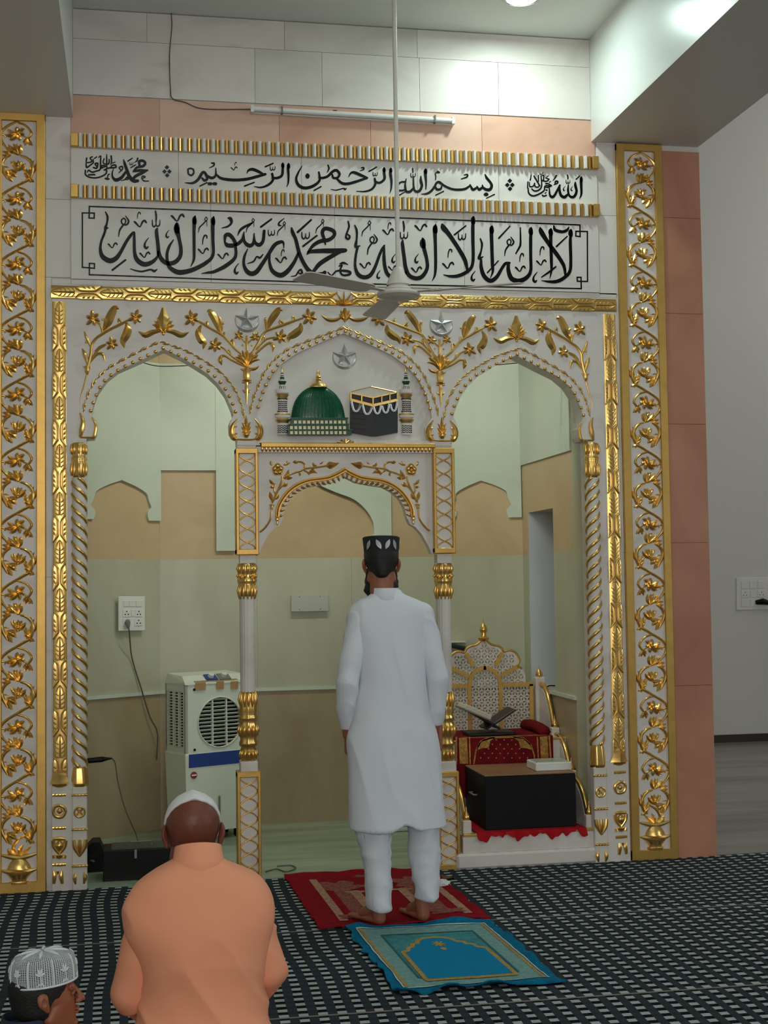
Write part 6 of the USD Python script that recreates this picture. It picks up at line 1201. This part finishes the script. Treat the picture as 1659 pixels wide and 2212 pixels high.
part(PM, 'cap_band', cb(cap_shell([(1.012, .034), (1.02, .040), (1.03, .056), (1.022, .058)], .0785, .098)), mat('charcoal_band', lin(44, 44, 50), .6), 40)
for k, (a, tilt) in enumerate(((-2.35, .5), (-1.72, -.5), (-1.22, .42), (-.75, -.42), (.2, .4), (1.2, -.4), (2.4, .4))):
    lf = []
    for u_ in np.linspace(-1, 1, 9):
        for s in (-1, 1):
            w_ = .0105*(1-u_*u_)*s; aa = a+(w_*math.cos(tilt)+.025*u_*math.sin(tilt))/.085; z = .092+.025*u_*math.cos(tilt)-w_*math.sin(tilt); rr = 1.052+(z-.075)*.9*.9+.012
            lf.append((.0785*rr*math.cos(aa), .098*rr*math.sin(aa), z))
    F_ = [(2*i, 2*i+1, 2*i+3, 2*i+2) for i in range(8)]; part(PM, 'silver_leaf', cb((np.array(lf), np.array(F_))), silver_thread)

# ---- the kneeling man in front
oy = -3.42
X2 = lambda px, y=oy: P(px, 2000, y)[0]
Z2 = lambda py, px=430, y=oy: P(px, py, y)[2]
PO = thing('person', 'person kneeling in an apricot long-sleeved shirt and white skullcap, head bowed', 'person', (X2(430), oy, 0))
hd2 = np.array([X2(420), oy+.055, Z2(1815)]); hf2 = frame(hd2, .03, .62)
cx2 = X2(428)
S = np.array
shL, shR = S([X2(325), oy+.0, Z2(1985)]), S([X2(536), oy+.0, Z2(1972)]); eL, eR = S([X2(283), oy+.015, Z2(2135)]), S([X2(573), oy+.015, Z2(2105)]); wL, wR = S([cx2-.12, oy+.25, .30]), S([cx2+.14, oy+.25, .30])
kb_ = [hull(ell(hd2+[.0, -.030, -.03], (.052, .05, .04)), ell((cx2, oy+.01, .745), (.058, .056, .03))), hull(ell((cx2, oy+.01, .745), (.058, .056, .03)), ell((cx2, oy+.0, .68), (.12, .07, .04))), hull(ell((cx2, oy, .70), (.14, .085, .06)), ell((cx2, oy-.02, .42), (.14, .10, .06))), hull(ell((cx2, oy-.02, .42), (.14, .10, .06)), ell((cx2, oy-.05, .24), (.16, .12, .08)))]
kb_ += limb([(shL+[.02, 0, -.02], .036), (eL, .030), (wL, .026)])+limb([(shR+[-.02, 0, -.02], .036), (eR, .030), (wR, .026)])
for s in (-1, 1): kb_ += limb([((cx2+s*.09, oy-.03, .22), .085), ((cx2+s*.15, oy+.37, .105), .065)])+limb([((cx2+s*.15, oy+.36, .065), .055), ((cx2+s*.10, oy-.10, .06), .042), ((cx2+s*.09, oy-.22, .045), .034)])
part(PO, 'body', soften(union(kb_), .02, 8), skin_b, True)
build_head(PO, hf2, skin_b, hair_m, neck=False)
part(PO, 'hand', xf(hand(-1, .3, 1.0), wL, rx=1.25), skin_b, True); part(PO, 'hand', xf(hand(1, .3, 1.0), wR, rx=1.25), skin_b, True)
tk = []
for s in (-1, 1): tk += limb([((cx2+s*.09, oy-.03, .22), .115), ((cx2+s*.155, oy+.36, .10), .08)])+limb([((cx2+s*.155, oy+.36, .088), .07), ((cx2+s*.10, oy-.10, .078), .06)])
part(PO, 'trousers', folds(soften(union(tk), .02, 8), lambda p: .012*N3(p, (16, 9, 16), 1)), white_cotton, True)
rows = [(1858, 428, 50, .052), (1866, 427, 66, .062), (1880, 427, 94, .072), (1905, 427, 130, .088), (1945, 428, 149, .105), (1990, 430, 150, .118), (2050, 433, 137, .122), (2110, 435, 125, .122), (2170, 435, 130, .125), (2230, 434, 142, .132)]
sec2 = [(X2(c), oy-.015, Z2(py), w_/757, ry) for py, c, w_, ry in rows]+[(cx2, oy-.04, .18, .225, .17), (cx2, oy-.05, .07, .235, .21), (cx2, oy-.05, .026, .235, .21)]
ts = loft(sec2); sL2 = union(limb([(shL, (.060, .068, .060)), (eL+[.0, 0, 0], (.058, .064, .058)), ((eL*.45+wL*.55), (.05, .052, .05)), (wL, .037)])); sR2 = union(limb([(shR, (.060, .068, .060)), (eR+[.0, 0, 0], (.062, .064, .058)), ((eR*.45+wR*.55), (.05, .052, .05)), (wR, .037)]))
tm2 = soften(ts, .010, 10)
armL = LineString([(shL[0], shL[2]), (eL[0], eL[2])])
def fold_shirt(p):
    d = np.abs(p[:, 0]-cx2); side = 0.0; low = np.clip((.56-p[:, 2])/.25, 0, 1)
    q_ = p+np.stack([.25*p[:, 2], 0*p[:, 2], .0*p[:, 2]], 1)
    crease = lambda u_, w_: -np.exp(-(u_/w_)**2)
    back = .022*N3(q_, (8, 6, 2.2), 3)+.014*low*N3(q_, (14, 9, 6), 4)+.014*R3(q_+p[:, [2, 0, 1]]*.5, (6, 5, 2.6), 5)+.016*low*R3(p+p[:, [2, 0, 1]]*.5, (6, 5, 8), 9)
    return (1-side)*back+side*(.014*N3(p+p[:, [2, 0, 1]]*.6, (6, 6, 10), 6)+.014*R3(p+p[:, [2, 0, 1]]*.8, (6, 6, 13), 7))
part(PO, 'shirt', folds(tm2, fold_shirt), apricot, True)
for s_ in (sL2, sR2): part(PO, 'sleeve', folds(soften(s_, .010, 6), lambda p: .012*N3(p+p[:, [2, 0, 1]]*.6, (6, 6, 9), 6)+.009*R3(p+p[:, [2, 0, 1]]*.8, (6, 6, 11), 7)-.004), apricot, True)
cz0, cz1 = Z2(1868), Z2(1833)
def ring_at(c, rx_, ry_, prof, tilt): v, f = lathe(prof, 40); v = v*[rx_, ry_, 1]; return xf((v, f), c, rx=tilt)
part(PO, 'collar', ring_at((X2(429), oy-.004, Z2(1856)), .068, .070, [(.98, -.05), (1.10, -.026), (1.07, -.014), (.95, .036), (.89, .037), (.88, -.01)], -.34), apricot, True)
cap2 = hull(ell((0, -.012, .035), (.081, .100, .089)), ell((0, .02, .02), (.078, .08, .075))).trim_by_plane((0, .30, 1), .028)-Mf.hull_points(ell((0, -.012, .025), (.0765, .0955, .085)))
v, f = arr(soften(cap2, .006, 4)); v = v.copy(); v[:, 2] += .010*np.exp(-(v[:, 0]/.006)**2)*(v[:, 1] < 0)*np.clip((.06-v[:, 2])/.05, 0, 1)+.004*np.exp(-(v[:, 0]/.012)**2)*(v[:, 2] > .05)
part(PO, 'cap', hf2((v, f)), mat('white_knit', lin(224, 220, 220), .9, bump=(700, .3, .001)), True)

# ---- the boy at the lower left
by = -3.62
hb = P(97, 2152, by); hfb = frame(hb, -1.38, -.08, 0, .82)
PB = thing('person', 'person in the corner with a white lace cap and navy shirt, face in profile', 'person', (hb[0], by, 0))
bx, bz = hb[0]-.02, hb[2]
bb = [hull(ell((bx-.01, by, bz-.10), (.045, .045, .03)), ell((bx-.03, by, bz-.17), (.10, .06, .04))), hull(ell((bx-.03, by, bz-.17), (.10, .06, .04)), ell((bx-.04, by-.02, .26), (.10, .075, .06))), hull(ell((bx-.04, by-.02, .26), (.10, .075, .06)), ell((bx-.04, by-.04, .14), (.10, .09, .07)))]
for s in (-1, 1): bb += limb([((bx-.03+s*.10, by, bz-.19), .034), ((bx-.04+s*.12, by+.02, bz-.37), .028), ((bx-.04+s*.06, by+.16, .21), .022)])+limb([((bx-.04+s*.055, by-.03, .13), .055), ((bx-.04+s*.055, by+.22, .085), .045)])+limb([((bx-.04+s*.055, by+.22, .055), .04), ((bx-.04+s*.06, by-.12, .05), .034)])
part(PB, 'body', soften(union(bb), .02, 8), skin_c, True)
build_head(PB, hfb, skin_c, hair_m, eye=False)
for s in (1, -1):
    part(PB, 'eyelid', hfb(soften(hull(ell((s*.024, .0865, .005), (.008, .006, .006)), ell((s*.040, .080, .004), (.008, .006, .005))), .003, 2)), skin_c, True); part(PB, 'eyelash', hfb(tube([(s*.017, .0925, .004), (s*.032, .0945, -.0015), (s*.048, .083, .002)], [.0012, .0024, .0012], 6)), hair_m, True)
    part(PB, 'eyebrow', hfb(tube([(s*.014, .0985, .026), (s*.034, .094, .033), (s*.054, .077, .027)], [.002, .004, .0015], 6)), hair_m, True)
sb_ = loft([(bx-.028, by, bz-.066, .060, .062), (bx-.03, by, bz-.084, .085, .07), (bx-.034, by, bz-.118, .125, .082), (bx-.036, by, bz-.17, .132, .09), (bx-.04, by-.01, .38, .125, .10), (bx-.04, by-.03, .18, .14, .13), (bx-.04, by-.03, .03, .15, .16)])
for s in (-1, 1): sb_ += union(limb([((bx-.033+s*.098, by, bz-.18), .050), ((bx-.04+s*.125, by+.02, bz-.37), .042), ((bx-.04+s*.065, by+.15, .215), .032)]))
part(PB, 'shirt', folds(soften(sb_, .012, 8), lambda p: .010*N3(p, (12, 12, 10), 2)), navy, True)
part(PB, 'collar', xf((lambda m: (m[0]*[.064, .062, 1], m[1]))(lathe([(1.2, -.02), (1.05, 0), (1.0, .026), (.93, .026), (.93, -.01)], 32)), (bx-.024, by, bz-.070)), navy, True)
for s in (-1, 1): part(PB, 'hand', xf(hand(s, .3, .75), (bx-.04+s*.06, by+.17, .21), rx=1.25), skin_c, True)
tb_ = []
for s in (-1, 1): tb_ += limb([((bx-.04+s*.055, by-.03, .13), .075), ((bx-.04+s*.055, by+.22, .09), .055)])+limb([((bx-.04+s*.055, by+.22, .066), .052), ((bx-.04+s*.06, by-.12, .06), .048)])
part(PB, 'trousers', soften(union(tb_), .02, 8), navy, True)
hb_ = hull(ell((0, -.013, .035), (.080, .100, .086)), ell((0, -.02, -.02), (.0735, .085, .06))).trim_by_plane((0, -.62, .45), -.030)-hull(ell((0, .03, -.06), (.2, .034, .07)), ell((0, .08, -.06), (.2, .04, .07)))
part(PB, 'hair', hfb(soften(hb_, .006, 4)), hair_m, True)
# lace cap: netting, rim and embroidered petals
lace = usdkit.material(stage, '/World/Looks/lace_net', {'g': ('geometry', {}), 'u': ('attribute', {'attribute': 'st'}), 's': ('separate_xyz', {}), 'a': ('math', {'math_type': 'multiply', 'value2': 90.0}), 'b': ('math', {'math_type': 'multiply', 'value2': 34.0}),
    'fa': ('math', {'math_type': 'fraction'}), 'fb': ('math', {'math_type': 'fraction'}), 'la': ('math', {'math_type': 'less_than', 'value2': .42}), 'lb': ('math', {'math_type': 'less_than', 'value2': .42}), 'mx': ('math', {'math_type': 'maximum'}),
    'p': ('principled_bsdf', {'base_color': lin(196, 200, 204), 'roughness': .8}), 't': ('transparent_bsdf', {'color': (1, 1, 1)}), 'k': ('mix_closure', {})},
    [('u.vector', 's.vector'), ('s.x', 'a.value1'), ('s.y', 'b.value1'), ('a.value', 'fa.value1'), ('b.value', 'fb.value1'), ('fa.value', 'la.value1'), ('fb.value', 'lb.value1'), ('la.value', 'mx.value1'), ('lb.value', 'mx.value2'), ('mx.value', 'k.fac'), ('t.BSDF', 'k.closure1'), ('p.BSDF', 'k.closure2')], surface='k.closure')
prof_b = [(1.03, .048), (1.04, .064), (1.035, .088), (1.0, .112), (.93, .126), (.72, .136), (.40, .141), (.0, .143)]
q_ = spline(prof_b, 4); n_ = 72; th = np.linspace(0, 2*math.pi, n_+1); cfr = frame(hb, -1.38, -.06, 0, .82)
v = np.stack([.081*q_[:, None, 0]*np.cos(th), .099*q_[:, None, 0]*np.sin(th), np.broadcast_to(q_[:, None, 1], (len(q_), n_+1))], -1).reshape(-1, 3)
uv = np.stack([np.broadcast_to(th/2/math.pi, (len(q_), n_+1)), np.broadcast_to(np.linspace(0, 1, len(q_))[:, None], (len(q_), n_+1))], -1).reshape(-1, 2)
F_ = np.array([(i*(n_+1)+j, i*(n_+1)+j+1, (i+1)*(n_+1)+j+1, (i+1)*(n_+1)+j) for i in range(len(q_)-1) for j in range(n_)])
vv, ff = cfr((v, F_)); pth = fresh(PB, 'lace_cap'); LOC[pth] = LOC[PB]; usdkit.mesh(stage, pth, (vv-LOC[PB], ff), lace, smooth=True, uv=uv)
knit = mat('white_embroidery', lin(214, 218, 222), .85)
def on_cap(a, s_, lift=1.012):                     # angle, height along the profile 0..1 -> point just over the netting
    k = s_*(len(q_)-1); i = int(min(k, len(q_)-2)); r_, z = q_[i]*(1-(k-i))+q_[i+1]*(k-i); return (.081*r_*lift*math.cos(a), .099*r_*lift*math.sin(a), z+.0015*(s_ > .6))
part(PB, 'cap_rim', cfr([tube([on_cap(a, .01, 1.01) for a in np.linspace(0, 2*math.pi, 49)], .0036, 6)][0]), knit, True)
for k in range(8):
    a = k*math.pi/4+.2
    part(PB, 'cap_seam', cfr(tube([on_cap(a, s_) for s_ in np.linspace(.02, .62, 10)], [.0028]*9+[.001], 5)), knit, True)
    part(PB, 'cap_petal', cfr(join([tube([on_cap(a+.39+d*.06*u_, .66+.32*u_) for u_ in np.linspace(0, 1, 6)], [.001, .003, .0048, .0045, .003, .001], 5) for d in (-1, 0, 1)])), knit, True)
    c_ = a+.39
    part(PB, 'cap_flower', cfr(join([tube([on_cap(c_+.16*u_*math.cos(w_), .27+.15*u_*math.sin(w_)) for u_ in (0, .35, .7, 1)], [.0012, .0038, .0034, .0008], 5) for w_ in (.4, 1.2, 1.94, 2.74)]+[tube([on_cap(c_+.03*math.sin(9*s_), s_) for s_ in np.linspace(.27, .06, 6)], .0018, 5)]+[tube([on_cap(c_+d*.10, .06), on_cap(c_+d*.04, .13), on_cap(c_, .10)], .0026, 5) for d in (-1, 1)])), knit, True)
